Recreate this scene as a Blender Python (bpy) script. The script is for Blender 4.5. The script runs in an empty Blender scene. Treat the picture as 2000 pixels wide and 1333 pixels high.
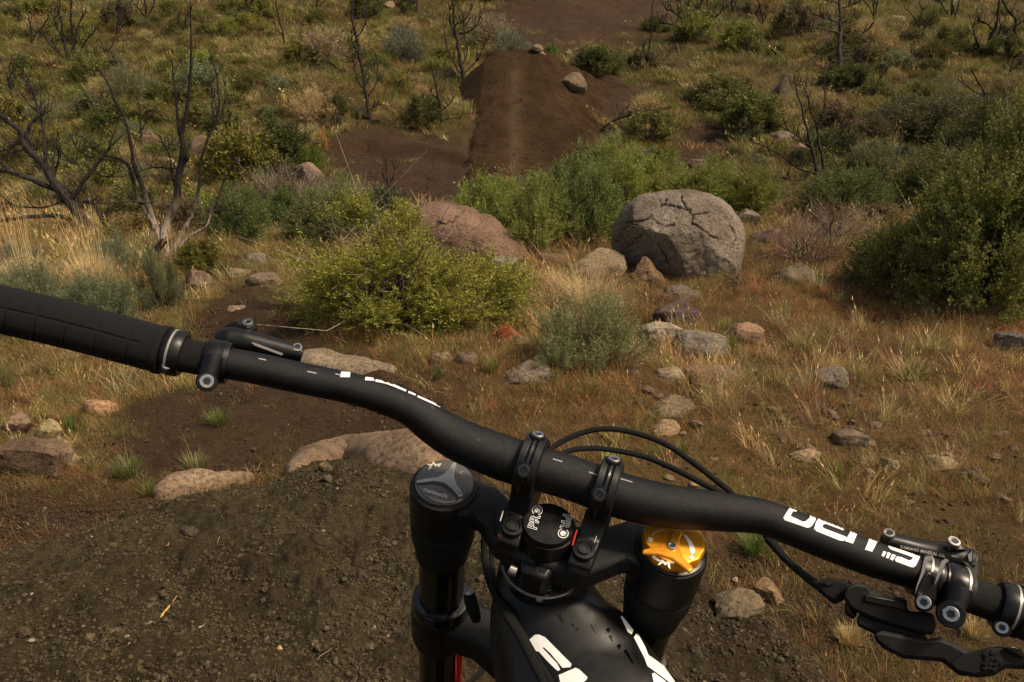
import bpy, bmesh, math, random
import numpy as np
from mathutils import Vector, Matrix, noise
from mathutils.bvhtree import BVHTree
from mathutils.geometry import delaunay_2d_cdt

# ------------------------------------------------------------------ camera, sky, sun, exposure
SC = bpy.context.scene
COL = SC.collection
random.seed(7); np.random.seed(7)
PITCH = math.radians(22.0)
C22, S22 = math.cos(PITCH), math.sin(PITCH)
CZ = 1.45
F = 1500.0
cd = bpy.data.cameras.new('camera'); cam_o = bpy.data.objects.new('camera', cd); COL.objects.link(cam_o)
cam_o.location = (0, 0, CZ); cam_o.rotation_euler = (math.pi/2 - PITCH, 0, 0)
cd.sensor_width = 36; cd.lens = 27; cd.clip_end = 600; cd.clip_start = 0.02
SC.camera = cam_o
SUN = Vector((0.52, -0.10, 0.72)).normalized()
el = math.asin(SUN.z); az = math.atan2(SUN.x, SUN.y)
W = bpy.data.worlds.new('World'); SC.world = W; W.use_nodes = True
nt = W.node_tree; bg = nt.nodes['Background']
sky = nt.nodes.new('ShaderNodeTexSky'); sky.sky_type = 'NISHITA'; sky.sun_disc = False
sky.sun_elevation = el; sky.sun_rotation = az; sky.dust_density = 3.0; sky.air_density = 1.0; sky.ozone_density = 0.6
wm = nt.nodes.new('ShaderNodeMix'); wm.data_type = 'RGBA'; wm.blend_type = 'MULTIPLY'; wm.inputs[0].default_value = 1; wm.inputs[7].default_value = (1.0, .85, .66, 1)  # hazy golden air
nt.links.new(sky.outputs[0], wm.inputs[6]); nt.links.new(wm.outputs[2], bg.inputs[0]); bg.inputs[1].default_value = 0.125
sl = bpy.data.lights.new('sun', 'SUN'); sl.energy = 3.0; sl.angle = math.radians(9); sl.color = (1.0, 0.86, 0.66)
so = bpy.data.objects.new('sun', sl); COL.objects.link(so); so.rotation_euler = (-SUN).to_track_quat('-Z', 'Y').to_euler(); so.location = (0, 0, 30)
SC.view_settings.view_transform = 'Standard'; SC.view_settings.look = 'None'
SC.view_settings.exposure = 0.53; SC.view_settings.gamma = 1; SC.view_settings.use_curve_mapping = False
SC.render.engine = 'CYCLES'
SC.cycles.max_bounces = 6; SC.cycles.diffuse_bounces = 3; SC.cycles.glossy_bounces = 3; SC.cycles.transmission_bounces = 3

# ------------------------------------------------------------------ small helpers
def cam(px, py, d):
    """world point seen at photo pixel px,py at depth d metres along the optical axis"""
    x = (px-1000)/F*d; y = (py-666.5)/F*d
    return Vector((x, d*C22 - y*S22, CZ - (d*S22 + y*C22)))
def proj(X, Y, Z):
    Z = Z - CZ
    d = np.maximum(Y*C22 - Z*S22, 0.05); y = -(Y*S22 + Z*C22)
    return 1000 + F*X/d, 666.5 + F*y/d, d
def link(o, parent=None):
    COL.objects.link(o)
    if parent is not None: o.parent = parent
    return o
def tag(o, label=None, cat=None, group=None, kind=None):
    if label: o['label'] = label
    if cat: o['category'] = cat
    if group: o['group'] = group
    if kind: o['kind'] = kind
    return o
def empty(name, loc=(0, 0, 0)):
    o = bpy.data.objects.new(name, None); o.location = loc; o.empty_display_size = .05
    return link(o)
def mesh_np(name, V, Fq, smooth=False):
    """V (n,3); Fq (m,k) integer array"""
    V = np.asarray(V, np.float32); Fq = np.asarray(Fq, np.int32)
    me = bpy.data.meshes.new(name); k = Fq.shape[1]
    me.vertices.add(len(V)); me.vertices.foreach_set('co', V.ravel())
    me.loops.add(Fq.size); me.loops.foreach_set('vertex_index', Fq.ravel())
    me.polygons.add(len(Fq)); me.polygons.foreach_set('loop_start', np.arange(0, Fq.size, k, dtype=np.int32))
    me.polygons.foreach_set('loop_total', np.full(len(Fq), k, np.int32))
    me.polygons.foreach_set('use_smooth', np.full(len(Fq), smooth))
    me.update(calc_edges=True); return me
def fattr(me, name, arr, dom='POINT'):
    a = me.attributes.new(name, 'FLOAT', dom); a.data.foreach_set('value', np.asarray(arr, np.float32).ravel())
def cattr(me, name, arr, dom='POINT'):
    arr = np.asarray(arr, np.float32)
    if arr.shape[1] == 3: arr = np.concatenate([arr, np.ones((len(arr), 1), np.float32)], 1)
    a = me.attributes.new(name, 'FLOAT_COLOR', dom); a.data.foreach_set('color', arr.ravel())
class MB:
    """collects shapes; build() links them as one mesh object"""
    def __init__(s): s.v = []; s.f = []
    def add(s, v, f):
        n = len(s.v); s.v += [tuple(p) for p in v]; s.f += [tuple(i+n for i in q) for q in f]; return s
    def build(s, name, mat, parent=None, smooth=True, origin=None, bevel=0, flip=True):
        me = bpy.data.meshes.new(name)
        o0 = Vector(origin) if origin is not None else Vector((0, 0, 0))
        me.from_pydata([tuple(Vector(p)-o0) for p in s.v], [], s.f)
        bm = bmesh.new(); bm.from_mesh(me)
        if flip: bmesh.ops.recalc_face_normals(bm, faces=bm.faces)
        if smooth:
            for f in bm.faces: f.smooth = True
            for e in bm.edges:
                if len(e.link_faces) == 2 and e.calc_face_angle(0) > 0.62: e.smooth = False
        bm.to_mesh(me); bm.free()
        me.materials.append(mat)
        o = bpy.data.objects.new(name, me); link(o, parent)
        if origin is not None: o.location = o0
        if bevel:
            m = o.modifiers.new('bevel', 'BEVEL'); m.width = bevel; m.segments = 2; m.limit_method = 'ANGLE'; m.angle_limit = .6
            m.harden_normals = False
        return o
def smoothpts(P, R, k=6):
    P = [Vector(p) for p in P]; out = []; rr = []
    n = len(P)
    for i in range(n-1):
        p0 = P[max(i-1, 0)]; p1 = P[i]; p2 = P[i+1]; p3 = P[min(i+2, n-1)]
        for j in range(k):
            t = j/k
            out.append(.5*((2*p1)+(p2-p0)*t+(2*p0-5*p1+4*p2-p3)*t*t+(3*p1-p0-3*p2+p3)*t**3))
            rr.append(R[i]*(1-t)+R[i+1]*t)
    out.append(P[-1]); rr.append(R[-1]); return out, rr
def sweep(P, R, n=12, cap=True, flat=1.0, ref=None):
    """tube along P with radii R"""
    P = [Vector(p) for p in P]; V = []; Fc = []
    T = [(P[min(i+1, len(P)-1)]-P[max(i-1, 0)]).normalized() for i in range(len(P))]
    up = Vector(ref) if ref is not None else (Vector((0, 0, 1)) if abs(T[0].z) < .8 else Vector((0, 1, 0)))
    N = (up - T[0]*up.dot(T[0])).normalized()
    for i, p in enumerate(P):
        N = (N - T[i]*N.dot(T[i])).normalized(); B = T[i].cross(N)
        for k in range(n):
            a = 2*math.pi*k/n
            V.append(p + (N*math.cos(a)*flat + B*math.sin(a))*R[i])
    for i in range(len(P)-1):
        for k in range(n):
            Fc.append((i*n+k, i*n+(k+1) % n, (i+1)*n+(k+1) % n, (i+1)*n+k))
    if cap:
        Fc.append(tuple(range(n))[::-1]); Fc.append(tuple((len(P)-1)*n+k for k in range(n)))
    return V, Fc
def lathe(profile, org, axis, n=32, xref=None):
    """profile [(r,h)] along axis from org"""
    axis = Vector(axis).normalized(); X = Vector(xref) if xref is not None else axis.orthogonal()
    X = (X-axis*X.dot(axis)).normalized(); Y = axis.cross(X); V = []; Fc = []
    for r, h in profile:
        for k in range(n):
            a = 2*math.pi*k/n; V.append(Vector(org)+axis*h+(X*math.cos(a)+Y*math.sin(a))*r)
    for i in range(len(profile)-1):
        for k in range(n): Fc.append((i*n+k, i*n+(k+1) % n, (i+1)*n+(k+1) % n, (i+1)*n+k))
    Fc.append(tuple(range(n))[::-1]); Fc.append(tuple((len(profile)-1)*n+k for k in range(n)))
    return V, Fc
def prism(poly, vec):
    """closed polygon of 3-D points extruded by vec"""
    n = len(poly); V = [Vector(p) for p in poly]+[Vector(p)+Vector(vec) for p in poly]
    Fc = [tuple(range(n)), tuple(range(2*n-1, n-1, -1))]
    for i in range(n): Fc.append((i, (i+1) % n, n+(i+1) % n, n+i))
    return V, Fc

# ------------------------------------------------------------------ numpy value noise
def _h(ix, iy, s):
    n = (ix*374761393 + iy*668265263 + s*1442695041) & 0x7fffffff
    n = ((n ^ (n >> 13))*1274126177) & 0x7fffffff
    return ((n ^ (n >> 16)) & 0xffff)/65535.0
def vn(x, y, s=0):
    x = np.asarray(x, float); y = np.asarray(y, float)
    ix = np.floor(x).astype(np.int64); iy = np.floor(y).astype(np.int64); fx = x-ix; fy = y-iy
    fx = fx*fx*(3-2*fx); fy = fy*fy*(3-2*fy)
    return (_h(ix, iy, s)*(1-fx)+_h(ix+1, iy, s)*fx)*(1-fy)+(_h(ix, iy+1, s)*(1-fx)+_h(ix+1, iy+1, s)*fx)*fy
def fbm(x, y, s=0, o=4):
    t = 0; a = .5; n = 0
    for i in range(o):
        t = t+a*vn(x*2**i+i*7.3, y*2**i-i*3.1, s+i); n += a; a *= .5
    return t/n
def sst(a, b, x):
    t = np.clip((x-a)/(b-a), 0, 1); return t*t*(3-2*t)
def polysd(x, y, P):
    """signed distance to polygon (positive outside)"""
    x = np.asarray(x, float); y = np.asarray(y, float); d = np.full(np.shape(x), 1e9); ins = np.zeros(np.shape(x), bool); n = len(P)
    for i in range(n):
        ax, ay = P[i]; bx, by = P[(i+1) % n]; ex, ey = bx-ax, by-ay
        t = np.clip(((x-ax)*ex+(y-ay)*ey)/(ex*ex+ey*ey+1e-12), 0, 1)
        d = np.minimum(d, (x-ax-t*ex)**2+(y-ay-t*ey)**2)
        c = ((ay > y) != (by > y)); 
        with np.errstate(divide='ignore', invalid='ignore'):
            c &= x < (bx-ax)*(y-ay)/(by-ay+1e-30)+ax
        ins ^= c
    d = np.sqrt(d); return np.where(ins, -d, d)

# ------------------------------------------------------------------ materials
def newmat(name):
    m = bpy.data.materials.new(name); m.use_nodes = True
    t = m.node_tree; return m, t, t.nodes['Principled BSDF']
def nd(t, typ, **kw):
    n = t.nodes.new(typ)
    for k, v in kw.items():
        if k == 'ins':
            for a, b in v.items(): n.inputs[a].default_value = b
        else: setattr(n, k, v)
    return n
def mixc(t, fac, a, b, mode='MIX'):
    n = t.nodes.new('ShaderNodeMix'); n.data_type = 'RGBA'; n.blend_type = mode; n.clamp_factor = True
    for i, v in ((0, fac), (6, a), (7, b)):
        if isinstance(v, bpy.types.NodeSocket): t.links.new(v, n.inputs[i])
        else: n.inputs[i].default_value = (v if i == 0 else (tuple(v)+(1,) if len(v) == 3 else v))
    return n.outputs[2]
def ramp(t, src, stops):
    r = t.nodes.new('ShaderNodeValToRGB'); cr = r.color_ramp
    while len(cr.elements) < len(stops): cr.elements.new(.5)
    for e, (p, c) in zip(cr.elements, stops):
        e.position = p; e.color = (c, c, c, 1) if not hasattr(c, '__len__') else tuple(c)+(1,)
    t.links.new(src, r.inputs[0]); return r.outputs[0]
def noi(t, scale, detail=4, rough=.55, vec=None, typ='noise'):
    n = t.nodes.new('ShaderNodeTexNoise' if typ == 'noise' else 'ShaderNodeTexVoronoi'); n.inputs['Scale'].default_value = scale
    if typ == 'noise': n.inputs['Detail'].default_value = detail; n.inputs['Roughness'].default_value = rough
    if vec is not None: t.links.new(vec, n.inputs['Vector'])
    return n.outputs[0]
def bump(t, b, h, dist, strength=1.0, nrm=None):
    n = t.nodes.new('ShaderNodeBump'); n.inputs['Distance'].default_value = dist; n.inputs['Strength'].default_value = strength
    t.links.new(h, n.inputs['Height'])
    if nrm is not None: t.links.new(nrm, n.inputs['Normal'])
    if b is not None: t.links.new(n.outputs[0], b.inputs['Normal'])
    return n.outputs[0]
def hardmat(name, col, rough=.45, metal=0.0, dust=.25, spec=.5, grain=0.0, coat=0):
    """bike finishes: base colour with dust specks, uneven gloss and fine scratches"""
    m, t, b = newmat(name)
    tc = nd(t, 'ShaderNodeTexCoord').outputs['Object']
    n1 = noi(t, 60, 5, .6, tc); n2 = noi(t, 900, 3, .7, tc)
    f = ramp(t, n1, [(.42, 0), (.75, dust)])
    sp = ramp(t, n2, [(.66, 0), (.74, dust*1.1)])
    c = mixc(t, f, col, (.085, .066, .048)); c = mixc(t, sp, c, (.16, .13, .10))
    t.links.new(c, b.inputs['Base Color']); b.inputs['Metallic'].default_value = metal
    r = ramp(t, n1, [(.3, max(rough-.08, .03)), (.75, min(rough+.2, 1))]); t.links.new(r, b.inputs['Roughness'])
    b.inputs['Specular IOR Level'].default_value = spec
    if coat: b.inputs['Coat Weight'].default_value = coat; b.inputs['Coat Roughness'].default_value = .12
    if grain: bump(t, b, noi(t, 2600, 2, .6, tc), grain)
    return m
def objcol(t):
    return nd(t, 'ShaderNodeObjectInfo').outputs['Color']
def rockmat(name, crack=True, lichen=.35, scale=1.0):
    m, t, b = newmat(name)
    tc = nd(t, 'ShaderNodeTexCoord').outputs['Object']; geo = nd(t, 'ShaderNodeNewGeometry').outputs['Position']
    oc = objcol(t)
    n1 = noi(t, 2.2*scale, 7, .6, geo); n2 = noi(t, 38*scale, 5, .7, geo); n3 = noi(t, 160*scale, 3, .7, geo)
    c = mixc(t, ramp(t, n1, [(.32, 0), (.68, 1)]), (.50, .44, .37), (1.2, 1.16, 1.06), 'MIX')
    c = mixc(t, 1.0, oc, c, 'MULTIPLY')
    c = mixc(t, ramp(t, n2, [(.36, .75), (.56, 0)]), c, (.028, .022, .018))
    c = mixc(t, ramp(t, n3, [(.58, 0), (.74, .55)]), c, (.42, .36, .30))
    c = mixc(t, ramp(t, noi(t, 5*scale, 6, .7, geo), [(.55, 0), (.66, lichen)]), c, (.20, .175, .09))
    ck = nd(t, 'ShaderNodeAttribute', attribute_type='GEOMETRY', attribute_name='crack').outputs['Fac']; c = mixc(t, ck, c, (.045, .035, .026))
    t.links.new(c, b.inputs['Base Color']); b.inputs['Roughness'].default_value = .92; b.inputs['Specular IOR Level'].default_value = .2
    b1 = bump(t, None, n2, .02/scale, .9); bump(t, b, n3, .006/scale, .8, b1)
    return m
def leafmat(name, trans=.35, src='OBJECT', var=.5):
    m, t, b = newmat(name)
    if src == 'OBJECT': oc = objcol(t)
    else:
        at = nd(t, 'ShaderNodeAttribute', attribute_type='INSTANCER', attribute_name='tint'); oc = at.outputs['Color']
    rn = nd(t, 'ShaderNodeAttribute', attribute_type='GEOMETRY', attribute_name='rnd').outputs['Fac']
    c = mixc(t, ramp(t, rn, [(0, 1-var), (1, 1+var)]), (0, 0, 0), oc)
    v = nd(t, 'ShaderNodeMix'); 
    v = t.nodes.new('ShaderNodeVectorMath'); v.operation = 'SCALE'; t.links.new(oc, v.inputs[0])
    mr = t.nodes.new('ShaderNodeMapRange'); t.links.new(rn, mr.inputs[0]); mr.inputs[3].default_value = 1-var; mr.inputs[4].default_value = 1+var
    t.links.new(mr.outputs[0], v.inputs['Scale'])
    warm = mixc(t, ramp(t, rn, [(.75, 0), (1, .45)]), v.outputs[0], (.30, .22, .06))
    t.links.new(warm, b.inputs['Base Color']); b.inputs['Roughness'].default_value = .55; b.inputs['Specular IOR Level'].default_value = .3
    tr = t.nodes.new('ShaderNodeBsdfTranslucent'); t.links.new(warm, tr.inputs[0])
    mx = t.nodes.new('ShaderNodeMixShader'); mx.inputs[0].default_value = trans
    out = [n for n in t.nodes if n.type == 'OUTPUT_MATERIAL'][0]
    t.links.new(b.outputs[0], mx.inputs[1]); t.links.new(tr.outputs[0], mx.inputs[2]); t.links.new(mx.outputs[0], out.inputs[0])
    return m
def barkmat(name, dark=(.0075, .006, .0055), pale=(.30, .24, .18), palefac=.35):
    m, t, b = newmat(name)
    geo = nd(t, 'ShaderNodeNewGeometry').outputs['Position']
    mp = nd(t, 'ShaderNodeMapping'); mp.inputs['Scale'].default_value = (1, 1, .16); t.links.new(geo, mp.inputs[0])
    n1 = noi(t, 30, 5, .65, mp.outputs[0]); n2 = noi(t, 1.7, 3, .5, geo)
    at = nd(t, 'ShaderNodeAttribute', attribute_type='GEOMETRY', attribute_name='bare').outputs['Fac']
    c = mixc(t, ramp(t, n1, [(.35, 0), (.7, 1)]), dark, tuple(x*3.0 for x in dark))
    pf = nd(t, 'ShaderNodeMath', operation='MULTIPLY'); t.links.new(at, pf.inputs[0]); t.links.new(ramp(t, n1, [(.36, .1), (.52, 1)]), pf.inputs[1])
    c = mixc(t, pf.outputs[0], c, pale)
    t.links.new(c, b.inputs['Base Color']); b.inputs['Roughness'].default_value = .9; b.inputs['Specular IOR Level'].default_value = .15
    bump(t, b, n1, .006); return m
# ------------------------------------------------------------------ terrain
LP = [(-200, 30), (-60, 6), (-15, -1.6), (-4, -2.2), (0, -2.3), (3.5, -2.42), (5, -2.42), (7, -2.5), (9, -2.6), (10.5, -2.78), (12, -3.12), (14, -3.28),
      (16, -3.15), (17.5, -2.98), (20, -2.45), (25, -1.35), (32, .25), (40, 2.1), (60, 7.0), (90, 15), (150, 30), (400, 60)]
LPy = np.array([p[0] for p in LP], float); LPz = np.array([p[1] for p in LP], float)
def zm(Y): return -1.36-.12*Y
def onmound(px, py):
    vx = (px-1000)/F; vy = (py-666.5)/F
    d = np.array([vx, C22-vy*S22, -(S22+vy*C22)])
    k = -1.36/(d[2]+.12*d[1]); return (d[0]*k, d[1]*k)
CREST = [(-260, 1130), (0, 1035), (150, 1003), (300, 962), (460, 930), (590, 884), (700, 866), (870, 872), (1000, 925), (1150, 1000), (1300, 1075), (1424, 1165), (1500, 1200), (1560, 1270), (1640, 1400)]
MP = [onmound(*p) for p in CREST]
MP = [(-4.5, MP[0][1]-.2)]+MP+[(MP[-1][0]+.15, .2), (1.3, -4), (-4.5, -4)]
FLAT = [(645, 262), (700, 258), (780, 282), (860, 296), (925, 290), (935, 230), (1200, 215), (1235, 265), (1180, 300), (1120, 330), (1060, 360), (990, 372), (900, 400), (780, 395), (690, 362), (640, 335)]
def low(X, Y):
    z = np.interp(Y+.8*(vn(X*.11, Y*.09, 5)-.5)*np.clip(Y-10, 0, 10)*.3, LPy, LPz)
    # smooth the piecewise profile
    z = .5*z+.25*np.interp(Y-.7, LPy, LPz)+.25*np.interp(Y+.7, LPy, LPz)
    far = sst(10, 22, Y)
    z = z+(vn(X*.16, Y*.16, 11)-.5)*.9*far+(vn(X*.45, Y*.45, 12)-.5)*.35*sst(5, 16, Y)
    z = z+(fbm(X*.9, Y*.9, 13, 3)-.5)*.28*sst(3, 6, Y)
    # left ground stands a little higher close by
    z = z+.35*sst(-.8, -3.2, X)*sst(5.5, 3.0, Y)
    # right bank behind the big dark bushes
    z = z+.25*sst(3, 7, X)*sst(12, 8, Y)*sst(4, 7, Y)
    return z
# dirt pad in front of the jump: cut into the slope
PAD = [(-4.9, 18.3), (-3.6, 19.4), (-2.2, 18.9), (-.9, 18.3), (-.8, 19.5), (2.4, 19.5), (2.9, 18), (1.5, 16.6), (-.3, 15.3), (-2.4, 14.6), (-4.0, 15.2), (-5.0, 16.5)]
def H(X, Y, mound=True):
    X = np.asarray(X, float); Y = np.asarray(Y, float)
    z = low(X, Y)
    sd = polysd(X, Y, PAD)+(vn(X*1.3, Y*1.3, 21)-.5)*.5
    pad = -3.12+(Y-16)*.075+(fbm(X*1.2, Y*1.2, 22, 3)-.5)*.18
    z = z*(1-sst(.35, -.1, sd))+np.minimum(pad, z)*sst(.35, -.1, sd)
    # upper dirt bench above the jump
    if mound:
        d = polysd(X, Y, MP)
        dd = np.maximum(d+(vn(X*2.2, Y*2.2, 31)-.5)*.12, 0)
        m = zm(Y)-1.25*dd**1.15+(fbm(X*1.6, Y*1.6, 32, 3)-.5)*.13-.05*sst(-.5, 0, d)
        k = .16; h = np.clip(.5+.5*(m-z)/k, 0, 1); z = z*(1-h)+m*h+k*h*(1-h)
    return z+CZ
def G(px, py):
    """ground point under a photo pixel"""
    vx = (px-1000)/F; vy = (py-666.5)/F
    t = np.concatenate([np.linspace(.8, 14, 1500), np.linspace(14.01, 110, 3000)])
    X = vx*t; Y = (C22-vy*S22)*t; Z = CZ-(S22+vy*C22)*t
    h = H(X, Y); i = np.argmax(Z <= h)
    if i == 0: i = len(t)-1
    return Vector((X[i], Y[i], float(h[i]))), t[i]
# region maps in photo coordinates (what grows where)
DIRT_A = [(640, 252), (700, 245), (780, 272), (860, 290), (925, 288), (915, 175), (950, 108), (1055, 95), (1150, 140), (1250, 190), (1235, 260), (1180, 290), (1120, 320), (1060, 350), (990, 365), (900, 400), (780, 395), (690, 355), (635, 330)]
DIRT_B = [(925, 45), (1000, -10), (1320, -30), (1300, 60), (1190, 78), (1130, 92), (1010, 82)]
TRACK = [(350, 640), (400, 560), (470, 520), (540, 560), (640, 670), (830, 720), (900, 800), (880, 910), (600, 890), (420, 930), (330, 945), (230, 900), (270, 800), (400, 755)]
def gau(px, py, x, y, rx, ry): return np.exp(-((px-x)/rx)**2-((py-y)/ry)**2)
def dirtness(px, py, X, Y):
    wob = (fbm(X*.9, Y*.9, 41, 4)-.5)
    s = np.where(py > 420, 90, 34)
    a = sst(.5, -.4, polysd(px, py, DIRT_A)/30+wob*2.0)
    a = np.maximum(a, sst(.5, -.4, polysd(px, py, DIRT_B)/30+wob*2.4))
    a = np.maximum(a, .9*sst(.6, -.6, polysd(px, py, TRACK)/60+wob*2.6))
    a = np.maximum(a, .85*gau(px, py, 120, 1010, 260, 60))
    a = np.maximum(a, np.clip(gau(px, py, 1380, 270, 90, 60)*.9+gau(px, py, 1700, 1180, 420, 120)*.75+gau(px, py, 1200, 100, 160, 50)*.7+gau(px, py, 620, 110, 40, 60)*.6+wob*.5, 0, 1)*.95)
    d = polysd(X, Y, MP)
    return np.maximum(a, sst(1.1, .05, d+wob*.9)*.97)
RUST, STRAW, OLIVE, GREEN, TAN, BROWN = range(6)
GC = np.array([(.400, .175, .070), (.52, .385, .175), (.200, .180, .042), (.140, .175, .034), (.34, .26, .095), (.15, .088, .040)])
def grasskind(px, py, X, Y):
    w = np.zeros((6,)+np.shape(px))
    n = [fbm(X*.8+i*9, Y*.8-i*5, 50+i, 3) for i in range(6)]
    near = sst(380, 440, py)
    w[RUST] = near*(2.2*gau(px, py, 1520, 590, 480, 75)+1.6*gau(px, py, 1880, 770, 230, 160)+.7*gau(px, py, 1130, 750, 230, 50)+.7*gau(px, py, 550, 490, 130, 40)+.7*gau(px, py, 60, 860, 150, 130)+1.0*gau(px, py, 1550, 800, 650, 220)+.4)
    w[STRAW] = near*(1.6*gau(px, py, 120, 510, 220, 70)+1.2*gau(px, py, 1110, 590, 110, 70)+1.0*gau(px, py, 1680, 730, 260, 60)+.9*gau(px, py, 1400, 740, 140, 40)+.5*gau(px, py, 1650, 820, 400, 120)+1.0*gau(px, py, 1640, 415, 120, 40)+.12)+(1-near)*.30
    w[OLIVE] = near*(.45*gau(px, py, 1320, 860, 300, 90)+.3*gau(px, py, 1700, 900, 400, 90)+.6*gau(px, py, 450, 560, 250, 60)+.30)+(1-near)*1.05
    w[GREEN] = near*(.8*gau(px, py, 1270, 880, 100, 60)+1.2*gau(px, py, 560, 430, 170, 60)+.8*gau(px, py, 400, 800, 200, 100)+.25)+(1-near)*(.50+.6*gau(px, py, 200, 250, 250, 80))
    w[TAN] = near*.60+(1-near)*.5
    w[BROWN] = near*1.0+(1-near)*.6
    for i in range(6): w[i] = w[i]*(.25+1.6*n[i]**1.5)
    return w
# polar sheet: fine towards the view, coarse behind, out to the far slopes
rr = np.concatenate([np.geomspace(.35, 3.4, 330), np.geomspace(3.42, 14, 230)[0:], np.geomspace(14.1, 60, 190), np.geomspace(62, 420, 30)])
th = np.concatenate([np.radians(np.linspace(-43, 43, 560)), np.radians(np.linspace(44.5, 315.5, 90))])
Rg, Tg = np.meshgrid(rr, th, indexing='ij')
X = (Rg*np.sin(Tg)).ravel(); Y = (Rg*np.cos(Tg)).ravel()
Z = H(X, Y)
PX, PY, PD = proj(X, Y, Z)
PYc = np.where(Y < .4, 1500, PY); PXc = PX
DN = dirtness(PXc, PYc, X, Y)
MD = sst(.25, -.05, polysd(X, Y, MP)+(fbm(X*2, Y*2, 44, 3)-.5)*.3)
near = sst(7, 2.0, Rg.ravel())
cl = fbm(X*22, Y*22, 61, 3); cl2 = vn(X*75, Y*75, 62); ru = fbm(X*5, Y*5+X*2, 63, 3)
Z = Z+near*((cl-.5)*.024+(cl2-.5)*.010+np.abs(ru-.5)*-.05+.01)*(.4+.6*DN)
Z = Z+(1-near)*(fbm(X*3, Y*3, 64, 3)-.5)*.10
Z = Z+MD*.020*np.maximum(fbm(X*14, Y*14, 65, 4)-.5, 0)*4*sst(1.2, 2.2, Y)
nr, nth = len(rr), len(th)
idx = np.arange(nr*nth).reshape(nr, nth); nx = np.roll(idx, -1, 1)
Q = np.stack([idx[:-1], nx[:-1], nx[1:], idx[1:]], -1).reshape(-1, 4)[:, ::-1]
me = mesh_np('ground', np.stack([X, Y, Z], 1), Q, True)
w = grasskind(PXc, PYc, X, Y); w = w/np.sum(w, 0)
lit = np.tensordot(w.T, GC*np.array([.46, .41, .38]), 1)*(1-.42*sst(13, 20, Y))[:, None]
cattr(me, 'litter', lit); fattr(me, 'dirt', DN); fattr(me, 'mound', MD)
def groundmat():
    m, t, b = newmat('ground_soil')
    geo = nd(t, 'ShaderNodeNewGeometry').outputs['Position']
    A = lambda n: nd(t, 'ShaderNodeAttribute', attribute_type='GEOMETRY', attribute_name=n)
    n1 = noi(t, 3.0, 8, .65, geo); n2 = noi(t, 26, 6, .7, geo); n3 = noi(t, 130, 4, .7, geo); n4 = noi(t, .6, 4, .6, geo)
    vo = noi(t, 95, vec=geo, typ='v')
    d1 = mixc(t, ramp(t, n1, [(.35, 0), (.65, 1)]), (.040, .023, .013), (.076, .046, .026))
    d1 = mixc(t, ramp(t, n4, [(.4, 0), (.62, .75)]), d1, (.058, .028, .015))
    m1 = mixc(t, ramp(t, n1, [(.38, 0), (.66, 1)]), (.044, .033, .015), (.105, .082, .041))
    m1 = mixc(t, ramp(t, n4, [(.45, 0), (.6, .7)]), m1, (.050, .029, .016))
    dirt = mixc(t, A('mound').outputs['Fac'], d1, m1)
    dirt = mixc(t, ramp(t, n2, [(.35, .65), (.55, 0)]), dirt, (.018, .011, .007))
    dirt = mixc(t, ramp(t, n3, [(.56, 0), (.75, .6)]), dirt, (.26, .19, .12))
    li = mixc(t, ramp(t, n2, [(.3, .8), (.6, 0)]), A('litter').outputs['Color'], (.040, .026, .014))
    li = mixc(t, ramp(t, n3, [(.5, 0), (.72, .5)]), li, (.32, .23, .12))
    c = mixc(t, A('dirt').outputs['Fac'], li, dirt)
    t.links.new(c, b.inputs['Base Color']); b.inputs['Roughness'].default_value = .95; b.inputs['Specular IOR Level'].default_value = .15
    b0 = bump(t, None, n2, .045, 1); b1 = bump(t, None, vo, .010, 1, b0); bump(t, b, n3, .014, 1, b1)
    return m
M_ground = groundmat(); me.materials.append(M_ground)
ground = link(bpy.data.objects.new('ground', me)); tag(ground, kind='structure')

# ------------------------------------------------------------------ the dirt jump across the gully
def ramp_height(X, Y):
    t = np.clip((Y-15.6)/(24.6-15.6), 0, 1)
    top = -3.13+2.50*(.30*t+.70*t*t)
    xl = -.98+.20*t; xr = 3.0-2.20*np.clip(t*1.12, 0, 1)**.8
    wob = (fbm(X*1.4, Y*1.4, 71, 3)-.5)*.45*(1-.5*t)
    top = top+.24*np.clip((X-xl)/(xr-xl), 0, 1)*t-.10*sst(.35, 0, X-xl)*t-.10*t*(fbm(X*.9, Y*.0+3, 77, 2)-.3)
    z = top-1.0*np.maximum(xl-X+wob*.7, 0)**1.15-.58*np.maximum(X-xr+wob, 0)
    z = z-1.15*np.maximum(Y-24.6+(fbm(X*2, Y*0, 78, 2)-.5)*.5, 0)
    rut = -.05*np.exp(-((X-.1)/.22)**2)*(1-t*.6)
    return z+rut+(fbm(X*3, Y*3, 72, 3)-.5)*(.09+.26*sst(-.1, .8, X-xr)+.08*(1-t))
gx = np.linspace(-2.2, 5.0, 190); gy = np.linspace(14.8, 28, 260); GX, GY = np.meshgrid(gx, gy)
zr = ramp_height(GX, GY)+CZ; zt = H(GX, GY); zq = zt-.10; hh_ = np.clip(.5+.5*(zr-zq)/.22, 0, 1); z = zq*(1-hh_)+zr*hh_+.22*hh_*(1-hh_)
ij = np.arange(GX.size).reshape(GX.shape); Q = np.stack([ij[:-1, :-1], ij[:-1, 1:], ij[1:, 1:], ij[1:, :-1]], -1).reshape(-1, 4)
jme = mesh_np('dirt_jump', np.stack([GX.ravel(), GY.ravel()-20, z.ravel()], 1), Q, True)
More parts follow.
